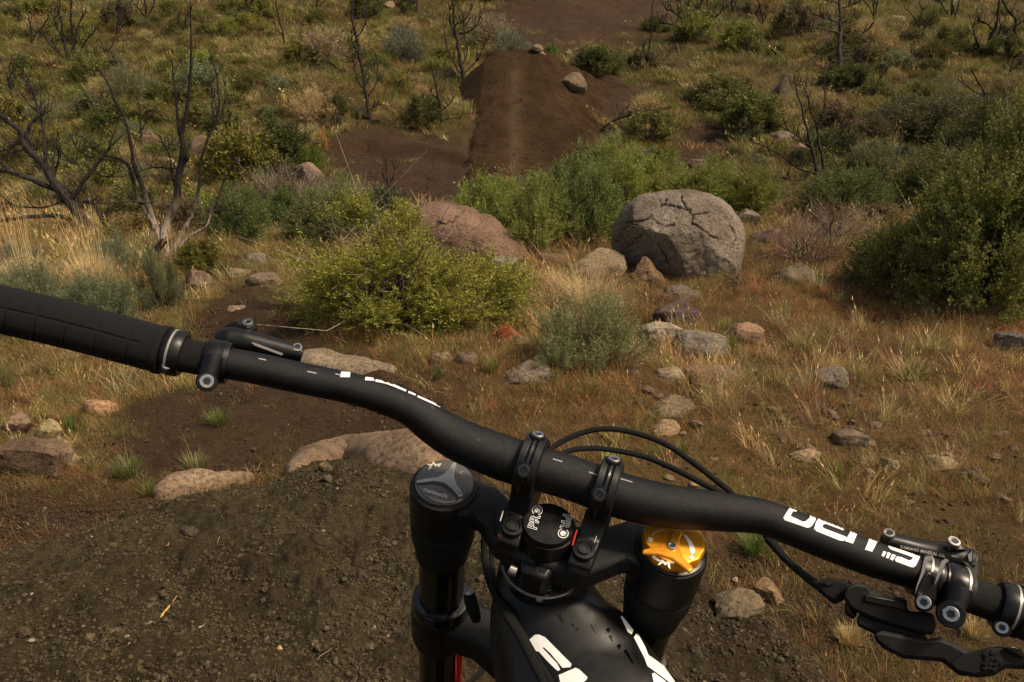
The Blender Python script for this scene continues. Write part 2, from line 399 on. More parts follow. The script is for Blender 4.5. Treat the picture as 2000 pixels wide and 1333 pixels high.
def jumpmat():
    m, t, b = newmat('packed_dirt')
    geo = nd(t, 'ShaderNodeNewGeometry').outputs['Position']; A = nd(t, 'ShaderNodeAttribute', attribute_type='GEOMETRY', attribute_name='line').outputs['Fac']
    n1 = noi(t, 1.3, 7, .65, geo); n2 = noi(t, 14, 6, .75, geo); n3 = noi(t, 60, 4, .7, geo)
    c = mixc(t, ramp(t, n1, [(.35, 0), (.65, 1)]), (.034, .019, .0095), (.062, .037, .019))
    c = mixc(t, A, c, (.105, .070, .038)); c = mixc(t, ramp(t, n2, [(.33, .6), (.5, 0)]), c, (.03, .017, .010))
    c = mixc(t, ramp(t, n3, [(.62, 0), (.76, .5)]), c, (.24, .17, .11))
    t.links.new(c, b.inputs['Base Color']); b.inputs['Roughness'].default_value = 1; b.inputs['Specular IOR Level'].default_value = .05
    bump(t, b, n2, .08); return m
fattr(jme, 'line', (np.exp(-((GX-.12)/.2)**2)*(.45+.4*fbm(GX*2, GY*2, 75))*sst(24.8, 23, GY)).ravel())
jme.materials.append(jumpmat()); jump = link(bpy.data.objects.new('dirt_jump', jme)); jump.location = (0, 20, 0)
tag(jump, 'packed brown dirt jump ramp with a squared lip on the far slope', 'dirt jump')

# ------------------------------------------------------------------ rocks
M_rock = rockmat('granite'); M_rockfar = rockmat('granite_far', scale=.45)
def ico(sub):
    bm = bmesh.new(); bmesh.ops.create_icosphere(bm, subdivisions=sub, radius=1)
    v = np.array([p.co[:] for p in bm.verts]); f = np.array([[q.index for q in p.verts] for p in bm.faces]); bm.free(); return v, f
def rock_shape(seed, sub=4, nplanes=9, rough=.07, blocky=.8):
    v, f = ico(sub); rs = np.random.RandomState(seed)
    r = np.ones(len(v))
    for i in range(nplanes):
        n = rs.normal(size=3); n /= np.linalg.norm(n); d = blocky*(.82+.2*rs.rand())
        c = v@n; r = np.minimum(r, np.where(c > .05, d/np.maximum(c, .05), 9))
    v = v*r[:, None]
    off = Vector((seed*3.7, seed*1.3, 0))
    for i in range(len(v)):
        p = Vector(v[i]); q = p.normalized()
        k = noise.noise(p*1.6+off)*rough*2.2+noise.noise(p*4+off)*rough+noise.noise(p*11+off)*rough*.4
        if sub >= 4: k -= rough*.8*max(0, .12-abs(noise.noise(p*2.2-off)))/.12
        v[i] = p+q*k
    v[:, 2] = np.clip(v[:, 2], -.7, None)
    lo = v.min(0); hi = v.max(0); v = (v-(lo+hi)/2)/(hi-lo); v[:, 2] += .5
    return v, f
rock_me = []
for i in range(9):
    v, f = rock_shape(100+i, 4, 15+i, .034+.010*(i % 4), .50+.06*(i % 3)); m = mesh_np('rock', v, f, True)
    m.set_sharp_from_angle(angle=.40); m.materials.append(M_rock); rock_me.append(m)
def rock(px, py, w, h, col, label, seed=None, cat='rock', name='rock', deep=.8, embed=.42, group=None, mesh=None, rot=None, lift=0, at=None):
    seed = int(px*7+py*3) if seed is None else seed; rs = random.Random(seed)
    p, d = G(px, py)
    if at is not None: p, d = at
    s = d/F; m = mesh if mesh is not None else rock_me[seed % len(rock_me)]
    o = link(bpy.data.objects.new(name, m))
    h *= .84; hh = h*s/(1-embed)*1.02
    o.rotation_euler = (0, 0, rs.choice([0, math.pi])+rs.uniform(-.35, .35) if rot is None else rot)
    w *= 1.08; o.scale = (w*s, w*s*deep, hh); o.location = p+Vector((0, w*s*deep*.38, -embed*hh+lift))
    o.color = (*[v*.84 for v in col], 1); tag(o, label, cat, group); return o
def outline_boulder(outline, depthk, cracks, col, label, base_px, name='boulder', sub=6, seed=3, facets=(), cw=3.0, cdep=.035):
    v, f = ico(sub); O = np.array(outline, float); p0, d0 = G(*base_px); s = d0/F
    c = (O.min(0)+O.max(0))/2; rel = (O-c)*[1, -1]; ang = np.arctan2(rel[:, 1], rel[:, 0]); R = np.hypot(rel[:, 0], rel[:, 1])
    o = np.argsort(ang); ang = ang[o]; R = R[o]
    a = np.arctan2(v[:, 2], v[:, 0]); ra = np.interp(a, np.r_[ang[-1]-2*math.pi, ang, ang[0]+2*math.pi], np.r_[R[-1], R, R[0]])
    q = np.hypot(v[:, 0], v[:, 2]); q2 = np.clip(q, 1e-6, 1)
    Rm = (O[:, 0].max()-O[:, 0].min())/2*depthk
    # fuller than an ellipsoid
    k = (np.abs(v)**2.5).sum(1)**(-1/2.5)
    r0_ = cam(c[0], c[1], 1)-Vector((0, 0, CZ)); d0 = (p0.y+Rm*s*1.0)/r0_.y; s = d0/F
    P = np.stack([v[:, 0]*ra*k*.985, v[:, 1]*Rm*k, v[:, 2]*ra*k*.985], 1)*s
    n = P/np.linalg.norm(P, axis=1)[:, None]; off = Vector((seed*5.1, 2, seed))
    for i in range(len(P)):
        p = Vector(P[i]); kk = noise.noise(p*2.2+off)*.030+noise.noise(p*6+off)*.018+noise.noise(p*17+off)*.008+noise.noise(p*45+off)*.0045
        for (nn, dd) in facets:
            e = p.dot(Vector(nn))-dd
            if e > 0: p = p-Vector(nn)*e*.85
        P[i] = p+Vector(n[i])*kk
    org = Vector((p0.x, p0.y+Rm*s*.8, p0.z)); cy = (base_px[1]-c[1])*s
    # world positions, then cracks found where they run over the face
    Wd = P+np.array([(c[0]-1000)*s if False else 0, 0, 0])
    cx = cam(c[0], c[1], d0)
    Wd = P*[1, 1, 1]+np.array([cx.x, cx.y, cx.z])
    px, py, pd = proj(Wd[:, 0], Wd[:, 1], Wd[:, 2])
    front = P[:, 1] < .25*Rm*s; dm = np.full(len(P), 1e9)
    jx = (fbm(px*.12, py*.12, 81, 3)-.5)*9; jy = (fbm(px*.12, py*.12, 91, 3)-.5)*9
    for cr in cracks:
        for (ax, ay), (bx, by) in zip(cr[:-1], cr[1:]):
            ex, ey = bx-ax, by-ay; t = np.clip(((px+jx-ax)*ex+(py+jy-ay)*ey)/(ex*ex+ey*ey), 0, 1)
            dm = np.minimum(dm, np.hypot(px+jx-ax-t*ex, py+jy-ay-t*ey))
    dep = np.exp(-(dm/cw)**2)*cdep*front*(.25+1.1*sst(.35, .62, fbm(px*.03, py*.03, 83, 2)))
    Wd = Wd-n*dep[:, None]
    o3 = np.array([cx.x, cx.y, p0.z-.05])
    m = mesh_np(name, Wd-o3, f, True); fattr(m, 'crack', np.clip(dep/cdep*1.1-.25, 0, .6)); m.materials.append(M_rock)
    o = link(bpy.data.objects.new(name, m)); o.location = o3; o.color = (*col, 1); tag(o, label, 'boulder'); return o
Z3 = lambda L: [(1000+x/2.857, 350+y/2.857) for x, y in L]
Z2 = lambda L: [(400+x/2.857, 350+y/2.857) for x, y in L]
outline_boulder([(1198, 462), (1203, 440), (1216, 418), (1246, 392), (1275, 383), (1320, 378), (1362, 378), (1395, 391), (1420, 410), (1440, 440), (1449, 475), (1449, 505), (1438, 535), (1400, 562), (1330, 572), (1270, 565), (1222, 532), (1202, 500)], .85,
    [Z3([(640, 240), (760, 225), (790, 165), (850, 140), (940, 155), (1010, 195), (1000, 240), (1060, 280), (1110, 320), (1150, 330)]), Z3([(940, 95), (975, 160), (1010, 195)]), Z3([(585, 300), (650, 260), (760, 225)]),
     Z3([(700, 305), (745, 320), (800, 350), (850, 420), (870, 470)]), Z3([(1010, 195), (1080, 185), (1180, 200), (1215, 250)]), Z3([(640, 380), (700, 330), (760, 290), (780, 255)]), Z3([(600, 300), (640, 380), (610, 450)]), Z3([(775, 225), (850, 265), (900, 258)]), Z3([(1215, 250), (1250, 330), (1230, 420)]), Z3([(860, 100), (850, 140)])],
    (.250, .212, .180), 'large rounded grey-pink granite boulder with dark branching cracks', (1325, 552), facets=[(Vector(a).normalized(), b) for a, b in (((-.62, -.72, -.32), .50), ((.55, -.75, .35), .62), ((-.35, -.55, .75), .60), ((.2, -.95, -.2), .60), ((.75, -.3, .6), .68), ((-.85, -.2, .5), .70), ((.9, -.4, -.1), .72))], seed=3, cw=1.3, cdep=.03, sub=7)
outline_boulder([(780, 480), (792, 432), (818, 409), (850, 402), (892, 406), (938, 425), (985, 449), (1016, 468), (1030, 487), (1034, 502), (1026, 520), (960, 530), (880, 532), (810, 525)], .75,
    [Z2([(1180, 340), (1230, 300), (1290, 250), (1340, 248), (1380, 235), (1400, 205), (1445, 183)])],
    (.225, .142, .106), 'long reddish sloping boulder partly hidden by the yellow-green bush', (925, 516), seed=8, cw=1.5, cdep=.022, sub=7)
GREY = (.26, .225, .19); TANC = (.40, .31, .20); PINK = (.40, .27, .20); DARK = (.13, .095, .08); WARM = (.30, .205, .13); PALE = (.46, .40, .33)
ROCKS = [
 (1270, 558, 78, 58, (.30, .185, .10), 'small orange-brown block leaning on the foot of the big cracked boulder'),
 (1168, 545, 112, 52, TANC, 'flaky tan slab rock just left of the big cracked boulder'),
 (1081, 514, 56, 20, (.27, .16, .11), 'low reddish rock between the reddish boulder and the flaky slab'),
 (992, 534, 74, 30, (.27, .255, .225), 'small pale grey rock at the right foot of the reddish boulder'),
 (982, 672, 66, 42, (.48, .115, .045), 'bright orange-red rock at the right edge of the yellow-green bush'),
 (1016, 678, 40, 24, (.45, .32, .20), 'beige stone touching the bright orange-red rock'),
 (1326, 640, 92, 50, (.13, .085, .08), 'dark purple-brown rock right of the grey sagebrush'),
 (1292, 672, 76, 44, PALE, 'pale grey ridge rock at the right edge of the sagebrush'),
 (1376, 704, 98, 46, (.31, .28, .245), 'pale flat-sided rock with a dark top edge, below the dark purple rock'),
 (1466, 676, 78, 42, (.42, .27, .18), 'tan rock with an orange tip between two green grass tufts'),
 (1150, 724, 92, 48, (.25, .175, .12), 'brown rock under the front of the grey sagebrush'),
 (1030, 750, 88, 32, (.23, .185, .15), 'low dark-topped rock left of the brown rock under the sagebrush'),
 (860, 716, 46, 26, (.34, .25, .17), 'small round tan rock below the yellow-green bush'),
 (908, 718, 50, 28, (.25, .19, .14), 'small brown rock beside the small round tan rock'),
 (187, 812, 58, 32, (.50, .30, .18), 'pink-tan rock on the ground below the left brake clamp'),
 (78, 868, 66, 44, (.40, .32, .16), 'yellowish lichened rock at the top of the left rock pile'),
 (50, 930, 120, 74, (.26, .175, .12), 'big brown rock at the bottom of the left rock pile'),
 (112, 905, 70, 50, (.33, .27, .15), 'greenish lichened rock on the right of the left rock pile'),
 (15, 850, 70, 38, (.30, .19, .13), 'brown rock at the left photo edge above the left rock pile'),
 (512, 562, 72, 24, (.22, .17, .12), 'dark low rock with a light top on the dirt left of the bush'),
 (497, 514, 36, 18, GREY, 'small grey rock in the orange grass on the left'),
 (462, 541, 44, 12, (.33, .24, .17), 'flat pinkish stone above the dark low rock'),
 (459, 611, 34, 12, (.40, .31, .22), 'flat tan stone set in the path left of the bush'),
 (380, 566, 60, 44, (.27, .19, .14), 'brown earth-covered rock right of the forked burnt tree'),
 (1512, 478, 84, 30, (.17, .11, .105), 'low purple-brown rock right of the big cracked boulder'),
 (1455, 442, 62, 34, (.33, .29, .24), 'grey rock peeking out behind the right side of the big boulder'),
 (1562, 556, 92, 40, (.21, .17, .12), 'mossy brown rock under the pile of dead branches'),
 (1335, 588, 90, 24, (.24, .19, .165), 'flat grey-brown rock set in the rust grass below the big boulder'),
 (1630, 752, 64, 30, (.34, .31, .28), 'flat grey rock half buried in the right-hand dry grass'),
 (1660, 704, 28, 22, (.45, .20, .12), 'small red-orange stone right of the tall-stemmed grass tuft'),
 (1664, 872, 62, 30, (.28, .22, .17), 'grey-brown rock in the middle of the right-hand grass'),
 (1582, 906, 60, 20, (.46, .33, .21), 'pale tan flat stone above the handlebar on the right'),
 (1740, 928, 38, 34, (.38, .29, .17), 'upright tan rock right of the pale tan flat stone'),
 (1850, 922, 62, 26, (.43, .33, .22), 'angular tan rock nearest the right edge of the field'),
 (1905, 935, 44, 22, (.17, .13, .10), 'dark rock beside the angular tan rock'),
 (1318, 816, 84, 28, (.27, .20, .13), 'mossy brown rock above the brake hose loops'),
 (1300, 852, 60, 22, (.42, .29, .17), 'beige rock just above the upper brake hose loop'),
 (1310, 746, 62, 20, (.48, .38, .28), 'bleached flat stone in the rust grass below the sagebrush'),
 (1400, 756, 90, 26, (.33, .21, .15), 'low rust-coloured rock under the straw grass right of the bleached stone'),
 (1450, 1204, 92, 26, (.22, .17, .11), 'low brown rock at the right rim of the dirt mound'),
 (1512, 1182, 62, 40, (.34, .22, .12), 'orange-tan clod on the right shoulder of the dirt mound'),
 (1985, 690, 60, 44, (.24, .21, .18), 'grey rock cut by the right photo edge'),
 (1735, 408, 76, 46, (.28, .265, .22), 'pointed grey rock between the bushes on the right'),
 (1800, 395, 40, 28, (.42, .38, .28), 'pale lichened rock right of the pointed grey rock'),
 # gully and far slope
 (395, 314, 64, 52, (.25, .165, .125), 'round brown boulder behind the forked burnt tree'),
 (285, 293, 54, 42, (.24, .165, .125), 'brown boulder left of the forked burnt tree trunks, higher up'),
 (320, 332, 40, 26, (.30, .21, .155), 'small light brown boulder between the burnt tree stems'),
 (348, 354, 42, 22, (.24, .17, .13), 'low brown boulder lowest behind the forked burnt tree'),
 (603, 357, 68, 40, (.27, .19, .15), 'wedge-shaped grey-brown boulder at the left end of the dirt pad'),
 (1528, 196, 58, 48, (.165, .135, .11), 'dark grey boulder on the slope behind the right burnt tree'),
 (1560, 314, 60, 38, (.34, .225, .165), 'pinkish boulder just left of the right burnt tree stems'),
 (1535, 282, 44, 26, (.26, .20, .16), 'small grey boulder above the pinkish boulder'),
 (1372, 334, 62, 24, (.25, .17, .13), 'brown boulder top showing above the green thicket'),
 (1672, 257, 50, 26, (.22, .12, .085), 'reddish boulder on the right slope beyond the burnt tree'),
 (1905, 208, 40, 26, (.33, .27, .20), 'pale topped rock high on the right slope by a black snag'),
 (1762, 228, 24, 12, (.33, .28, .23), 'small pale stone on the right slope'),
 (1338, 75, 40, 20, (.22, .16, .13), 'grey rock at the foot of the many-stemmed snag at the top'),
 (1757, 40, 26, 10, (.45, .40, .34), 'small white stone high on the right slope'),
 (1480, 318, 36, 16, (.32, .22, .15), 'small tan rock left of the pinkish boulder'),
 (248, 196, 30, 24, (.24, .18, .12), 'small brown rock on the left slope beside a black stem'),
 (760, 16, 22, 14, (.45, .33, .21), 'orange-tan stone near the top edge left of the ramp'),
 (1110, 108, 18, 12, (.40, .26, .17), 'small tan stone right of the ramp lip'),
 (1125, 118, 16, 10, (.38, .25, .17), 'smallest tan stone right of the ramp lip'),
 (425, 36, 14, 8, (.5, .45, .4), 'tiny white stone near the top left of the slope'),
]
for (px, py, w, h, c, lab) in ROCKS:
    rock(px, py, w, h, c, lab, cat='boulder' if w*h > 6000 or 'boulder' in lab else 'rock', name='boulder' if 'boulder' in lab.split(' behind')[0].split(' below')[0].split(' between')[0] and 'boulder' in lab else 'rock')
def onjump(px, py):
    vx = (px-1000)/F; vy = (py-666.5)/F; t = np.linspace(14, 27, 3000); X = vx*t; Y = (C22-vy*S22)*t; Z = CZ-(S22+vy*C22)*t
    h = np.maximum(ramp_height(X, Y)+CZ, H(X, Y)); i = int(np.argmax(Z <= h)); return Vector((X[i], Y[i], float(h[i]))), t[i]
rock(1122, 186, 46, 42, (.20, .145, .10), 'round brown boulder sitting on the right flank of the dirt ramp', seed=4, at=onjump(1122, 184), rot=.3, embed=.2, name='boulder', cat='boulder', lift=.05)
pp, dd = onjump(1056, 108)
rock(1050, 100, 16, 9, (.36, .26, .18), 'small flat stone propping the balanced rock on the ramp lip', seed=1, at=(pp+Vector((.03, .12, .0)), dd), rot=.3)
rock(1046, 90, 24, 16, (.30, .21, .15), 'balanced rock on top of the ramp lip', seed=2, at=(pp+Vector((-.1, .12, .10)), dd), rot=.1, embed=.05)
# ledge rock showing along the rim of the dirt mound, and the long slab beyond it
def slabrock(pts, wd, hgt, col, label, name='rock_ledge', seed=0, sink=.06):
    """low rounded ledge following pixels on the ground"""
    P = [G(*p)[0] for p in pts]; P, R = smoothpts(P, [w_ for w_ in wd], 14); V = []; Fc = []; n = 22; off = Vector((seed, seed*2, 0))
    for i, p in enumerate(P):
        T = (P[min(i+1, len(P)-1)]-P[max(i-1, 0)]).normalized(); B = Vector((-T.y, T.x, 0)).normalized()
        e = math.sqrt(max(0.0, 1-(2*i/(len(P)-1)-1)**6))+.02
        for k in range(n):
            a = math.pi*2*k/n; q = p+B*math.cos(a)*R[i]*e+Vector((0, 0, 1))*(math.sin(a)*hgt*e-sink)
            q += Vector((0, 0, 1))*noise.noise(q*3+off)*.04+B*noise.noise(q*5+off)*.03+Vector((1, 1, 1))*noise.noise(q*18+off)*.008
            V.append(q)
    for i in range(len(P)-1):
        for k in range(n): Fc.append((i*n+k, i*n+(k+1) % n, (i+1)*n+(k+1) % n, (i+1)*n+k))
    Fc.append(tuple(range(n))); Fc.append(tuple((len(P)-1)*n+k for k in range(n)))
    o = MB().add(V, Fc).build(name, M_rock, origin=P[len(P)//2]); o.color = (*col, 1); tag(o, label, 'rock'); return o
slabrock([(575, 930), (640, 893), (720, 884), (800, 892), (880, 915)], [.10, .17, .22, .20, .14], .16, (.30, .21, .145), 'smooth tan granite ledge in the mound crest behind the left fork cap', seed=3, sink=.045)
slabrock([(300, 975), (360, 950), (430, 942), (500, 935)], [.06, .11, .08, .03], .09, (.30, .215, .15), 'smaller smooth tan granite ledge at the left crest of the dirt mound', seed=6, sink=.035)
slabrock([(570, 698), (630, 706), (700, 716), (775, 728)], [.10, .15, .13, .06], .08, (.36, .29, .215), 'long flat pale rock slab in the path beyond the left brake lever', name='rock_slab', seed=9, sink=.015)

# ------------------------------------------------------------------ leaves, twigs, shrubs
M_leaf = leafmat('leaf'); M_sage = leafmat('sage_leaf', trans=.18, var=.35); M_grass = leafmat('grass_blade', trans=.30, src='INST', var=.35)
M_twig = barkmat('twig', dark=(.030, .022, .016), pale=(.33, .27, .19)); M_char = barkmat('charred_bark')
def leaf_mesh(name, P, D, L, Wd, rs, mat, rnd=None):
    """one folded leaf quad per point: P base, D direction, L length, Wd width"""
    n = len(P); D = D/np.linalg.norm(D, axis=1)[:, None]; r = rs.normal(size=(n, 3)); S = np.cross(D, r); S /= np.linalg.norm(S, axis=1)[:, None]+1e-9
    N = np.cross(S, D); L = L[:, None]; Wd = Wd[:, None]
    a = P; b = P+D*L*.5+S*Wd*.5+N*L*.08; c = P+D*L; d = P+D*L*.5-S*Wd*.5+N*L*.08
    V = np.stack([a, b, c, d], 1).reshape(-1, 3); i = np.arange(n)*4
    m = mesh_np(name, V, np.stack([i, i+1, i+2, i+3], 1)); rn = rs.rand(n) if rnd is None else rnd
    fattr(m, 'rnd', np.repeat(rn, 4)); m.materials.append(mat); return m
def shrub_meshes(seed, W_, D_, H_, nleaf, L, Wd, mat, lumps=14, per=26, upright=.25, lumpr=.26, bare=.1, base=.06, stiff=.35, sprig=1.0, inner=.25, prof=None):
    rs = np.random.RandomState(seed); K = nleaf//per; dim = np.array([W_/2, D_/2, H_])
    gi = np.arange(lumps); th = gi*2.39996+rs.rand()*6+rs.normal(size=lumps)*.25; cz = 1-(gi+.5)/lumps*.93; u = np.arccos(cz)
    rad = (.70+.14*rs.rand(lumps)); rad[rs.rand(lumps) < inner] *= .62; rad[rs.rand(lumps) < .16] *= 1.16
    Lc = np.stack([np.sin(u)*np.cos(th)*rad, np.sin(u)*np.sin(th)*rad, np.cos(u)*rad*.92+.06], 1)
    if prof: Lc[:, 2] *= np.interp(Lc[:, 0], *prof)
    li = rs.randint(0, lumps, K); rl = lumpr*(.75+.5*rs.rand(lumps))
    off = rs.normal(size=(K, 3)); off /= np.linalg.norm(off, axis=1)[:, None]; off *= (rs.rand(K, 1)**.5)*rl[li][:, None]
    o0 = Lc[li]+off*.75; rdir = Lc[li]/np.linalg.norm(Lc[li], axis=1)[:, None]
    dd = off/ (np.linalg.norm(off, axis=1)[:, None]+1e-6)*.55+rdir*.55+np.array([0, 0, upright*1.3])+rs.normal(size=(K, 3))*.30
    dd /= np.linalg.norm(dd, axis=1)[:, None]; ln = lumpr*(.55+.75*rs.rand(K, 1))*sprig
    o0 = o0*dim; tp = o0+dd*ln*dim.mean(); o0 = o0-dd*ln*dim.mean()*.35
    z0 = .03*H_; low = tp[:, 2] < z0; tp[low, 2] = z0+rs.rand(low.sum())*.10*H_; o0[:, 2] = np.maximum(o0[:, 2], 0)
    t = rs.rand(K, per)[..., None]**.85; P = o0[:, None]*(1-t)+tp[:, None]*t
    P = P+rs.normal(size=P.shape)*L*.35; T = np.repeat(((tp-o0)/np.linalg.norm(tp-o0, axis=1)[:, None])[:, None], per, 1)
    Dr = (T*stiff+rs.normal(size=P.shape)*.5+np.array([0, 0, .2])).reshape(-1, 3); P = P.reshape(-1, 3); P[:, 2] = np.maximum(P[:, 2], .01)
    n = len(P); LL = L*(.6+.8*rs.rand(n)); WW = Wd*(.6+.8*rs.rand(n)); lump_t = np.repeat(rs.rand(lumps)[li], per); sp = np.repeat(rs.rand(K), per)
    lm = leaf_mesh('foliage', P, Dr, LL, WW, rs, mat, np.clip(.45*rs.rand(n)+.25*lump_t+.3*sp, 0, 1))
    B = MB(); bareattr = []
    def st(Q, r0, r1, bb):
        v, f = sweep(Q, [r0+(r1-r0)*i/(len(Q)-1) for i in range(len(Q))], 4, cap=False); B.add(v, f); bareattr.extend([bb]*len(v))
    sc = min(1.0, W_/1.6)
    for i in range(lumps):
        for j in range(2):
            o = rs.normal(size=3)*[base*W_, base*D_, 0]; e = Lc[i]*dim*(.95+.1*rs.rand())+rs.normal(size=3)*.03*W_; m = (o+e)*.5+[0, 0, .12*H_]+rs.normal(size=3)*.03*W_
            st([o, o*.5+m*.5, m, (m+e)/2+rs.normal(size=3)*.012*W_, e], .013*sc+.002, .003*sc+.0008, .2)
    for k in rs.choice(K, min(K, 26*lumps//4+20), replace=False):
        bb = rs.rand() < bare; e = tp[k]+(tp[k]-o0[k])*(.55 if bb else -.05); st([o0[k], (o0[k]+e)/2+rs.normal(size=3)*.01*W_, e], .0045*sc+.0006, .0012*sc+.0004, .9 if bb else .2)
    for k in range(int(lumps*bare*4)):
        i = rs.randint(lumps); o = Lc[i]*dim*.5; e = Lc[i]*dim*(1.2+.3*rs.rand())+rs.normal(size=3)*.10*W_; e[2] = abs(e[2]); m = (o+e)/2+rs.normal(size=3)*.05*W_; st([o, m, e], .006*sc+.001, .0014*sc+.0004, .9)
    sm = bpy.data.meshes.new('stems'); sm.from_pydata([tuple(p) for p in B.v], [], B.f); sm.materials.append(M_twig); fattr(sm, 'bare', bareattr)
    return lm, sm
PROTO = {}
def proto(key, **k):
    PROTO[key] = shrub_meshes(**k)
def place_shrub(key, px, py, w, h, tint, label, base=(1, 1), name='shrub', cat='shrub', rs=None, group=None, at=None, depth=1.0):
    p, d = G(px, py) if at is None else at; s = d/F; fm, sm = PROTO[key]
    rs = rs or random.Random(int(px*13+py)); r = empty(name, p-Vector((0, 0, .03)))
    W0, H0 = base; k = w*s/W0
    r.scale = (k, k*depth, h*s/H0); r.rotation_euler = (0, 0, rs.uniform(-3, 3) if depth == 1 else 0); tag(r, label, cat, group)
    for nm, mm in (('foliage', fm), ('stems', sm)):
        o = link(bpy.data.objects.new(nm, mm), r); o.color = (*tint, 1)
    return r
YG = (.285, .275, .048); GRN = (.085, .120, .028); DKG = (.048, .066, .016); SAGE = (.265, .270, .120); WIL = (.190, .205, .050); OLV = (.120, .115, .030)
proto('hero', seed=5, W_=2.5, D_=1.9, H_=1.38, nleaf=74000, L=.025, Wd=.016, mat=M_leaf, lumps=40, per=30, lumpr=.175, bare=.42, inner=.4, prof=([-1, -.6, -.15, .12, .35, .6, 1], [.75, 1.0, 1.1, 1.02, .70, .60, .55]))
proto('sage', seed=6, W_=1.0, D_=.9, H_=.62, nleaf=26000, L=.026, Wd=.0055, mat=M_sage, lumps=16, per=36, lumpr=.30, bare=.03, stiff=.95, upright=.7, inner=.4)
proto('sage2', seed=16, W_=1.0, D_=.9, H_=.62, nleaf=16000, L=.028, Wd=.006, mat=M_sage, lumps=12, per=36, lumpr=.32, bare=.05, stiff=.95, upright=.7, inner=.4)
proto('willow', seed=7, W_=1.6, D_=1.4, H_=1.3, nleaf=30000, L=.032, Wd=.018, mat=M_leaf, lumps=22, per=28, lumpr=.24, bare=.06, upright=.45, stiff=.6)
proto('willow2', seed=17, W_=1.6, D_=1.4, H_=1.3, nleaf=26000, L=.034, Wd=.018, mat=M_leaf, lumps=16, per=28, lumpr=.28, bare=.06, upright=.45, stiff=.6)
proto('dark', seed=8, W_=2.4, D_=2.0, H_=2.0, nleaf=42000, L=.040, Wd=.022, mat=M_leaf, lumps=40, per=30, lumpr=.19, bare=.10)
proto('dark2', seed=18, W_=2.0, D_=1.8, H_=1.5, nleaf=44000, L=.036, Wd=.020, mat=M_leaf, lumps=22, per=30, lumpr=.27, bare=.10)
proto('brush', seed=9, W_=1.5, D_=1.3, H_=.8, nleaf=9000, L=.045, Wd=.004, mat=M_sage, lumps=14, per=14, lumpr=.3, bare=.8, stiff=.8)
HK = []
for i in range(7):
    a = [dict(L=.058, Wd=.030), dict(L=.065, Wd=.016), dict(L=.050, Wd=.026), dict(L=.085, Wd=.010), dict(L=.060, Wd=.030), dict(L=.10, Wd=.008), dict(L=.055, Wd=.02)][i]
    proto('hill%d' % i, seed=30+i, W_=1.0, D_=.9, H_=.62, nleaf=4600, mat=M_leaf if i not in (3, 5) else M_sage, lumps=9+i, per=18, lumpr=.34, bare=.15, stiff=.9 if i in (3, 5) else .4, upright=.4, **a); HK.append('hill%d' % i)
S = place_shrub
S('hero', 784, 632, 545, 232, YG, 'large yellow-green small-leaved bush at the left foot of the reddish boulder', (2.35, 1.38), depth=.72)
PROTO_DONE = True
S('sage', 1150, 712, 232, 140, SAGE, 'grey-green sagebrush standing among rocks below the big cracked boulder', (1.0, .62))
S('sage2', 1082, 733, 105, 76, SAGE, 'small grey-green sagebrush clump at the lower left of the larger sagebrush', (1.0, .62))
S('sage2', 322, 610, 90, 125, (.11, .13, .065), 'dark grey-green sagebrush under the forked burnt tree', (1.0, .62))
S('sage', 70, 640, 190, 125, (.17, .19, .10), 'grey-green sagebrush behind the left grip at the photo edge', (1.0, .62))
S('sage', 205, 650, 180, 120, (.155, .185, .095), 'grey-green sagebrush in straw grass behind the middle of the left grip', (1.0, .62))
S('sage2', 235, 540, 130, 80, (.14, .16, .09), 'soft grey sagebrush left of the forked burnt tree base', (1.0, .62))
S('sage2', 40, 545, 130, 70, (.13, .14, .085), 'dim grey sagebrush below the leaning burnt tree', (1.0, .62))
S('hill0', 390, 530, 95, 58, (.135, .125, .022), 'low yellow-olive shrub right of the forked burnt tree base', (1.0, .62))
S('hill2', 275, 475, 120, 70, (.17, .125, .035), 'olive shrub with orange tips between the two burnt trees', (1.0, .62))
S('hill4', 95, 330, 60, 32, SAGE, 'small grey-green shrub left behind the leaning burnt tree', (1.0, .62))
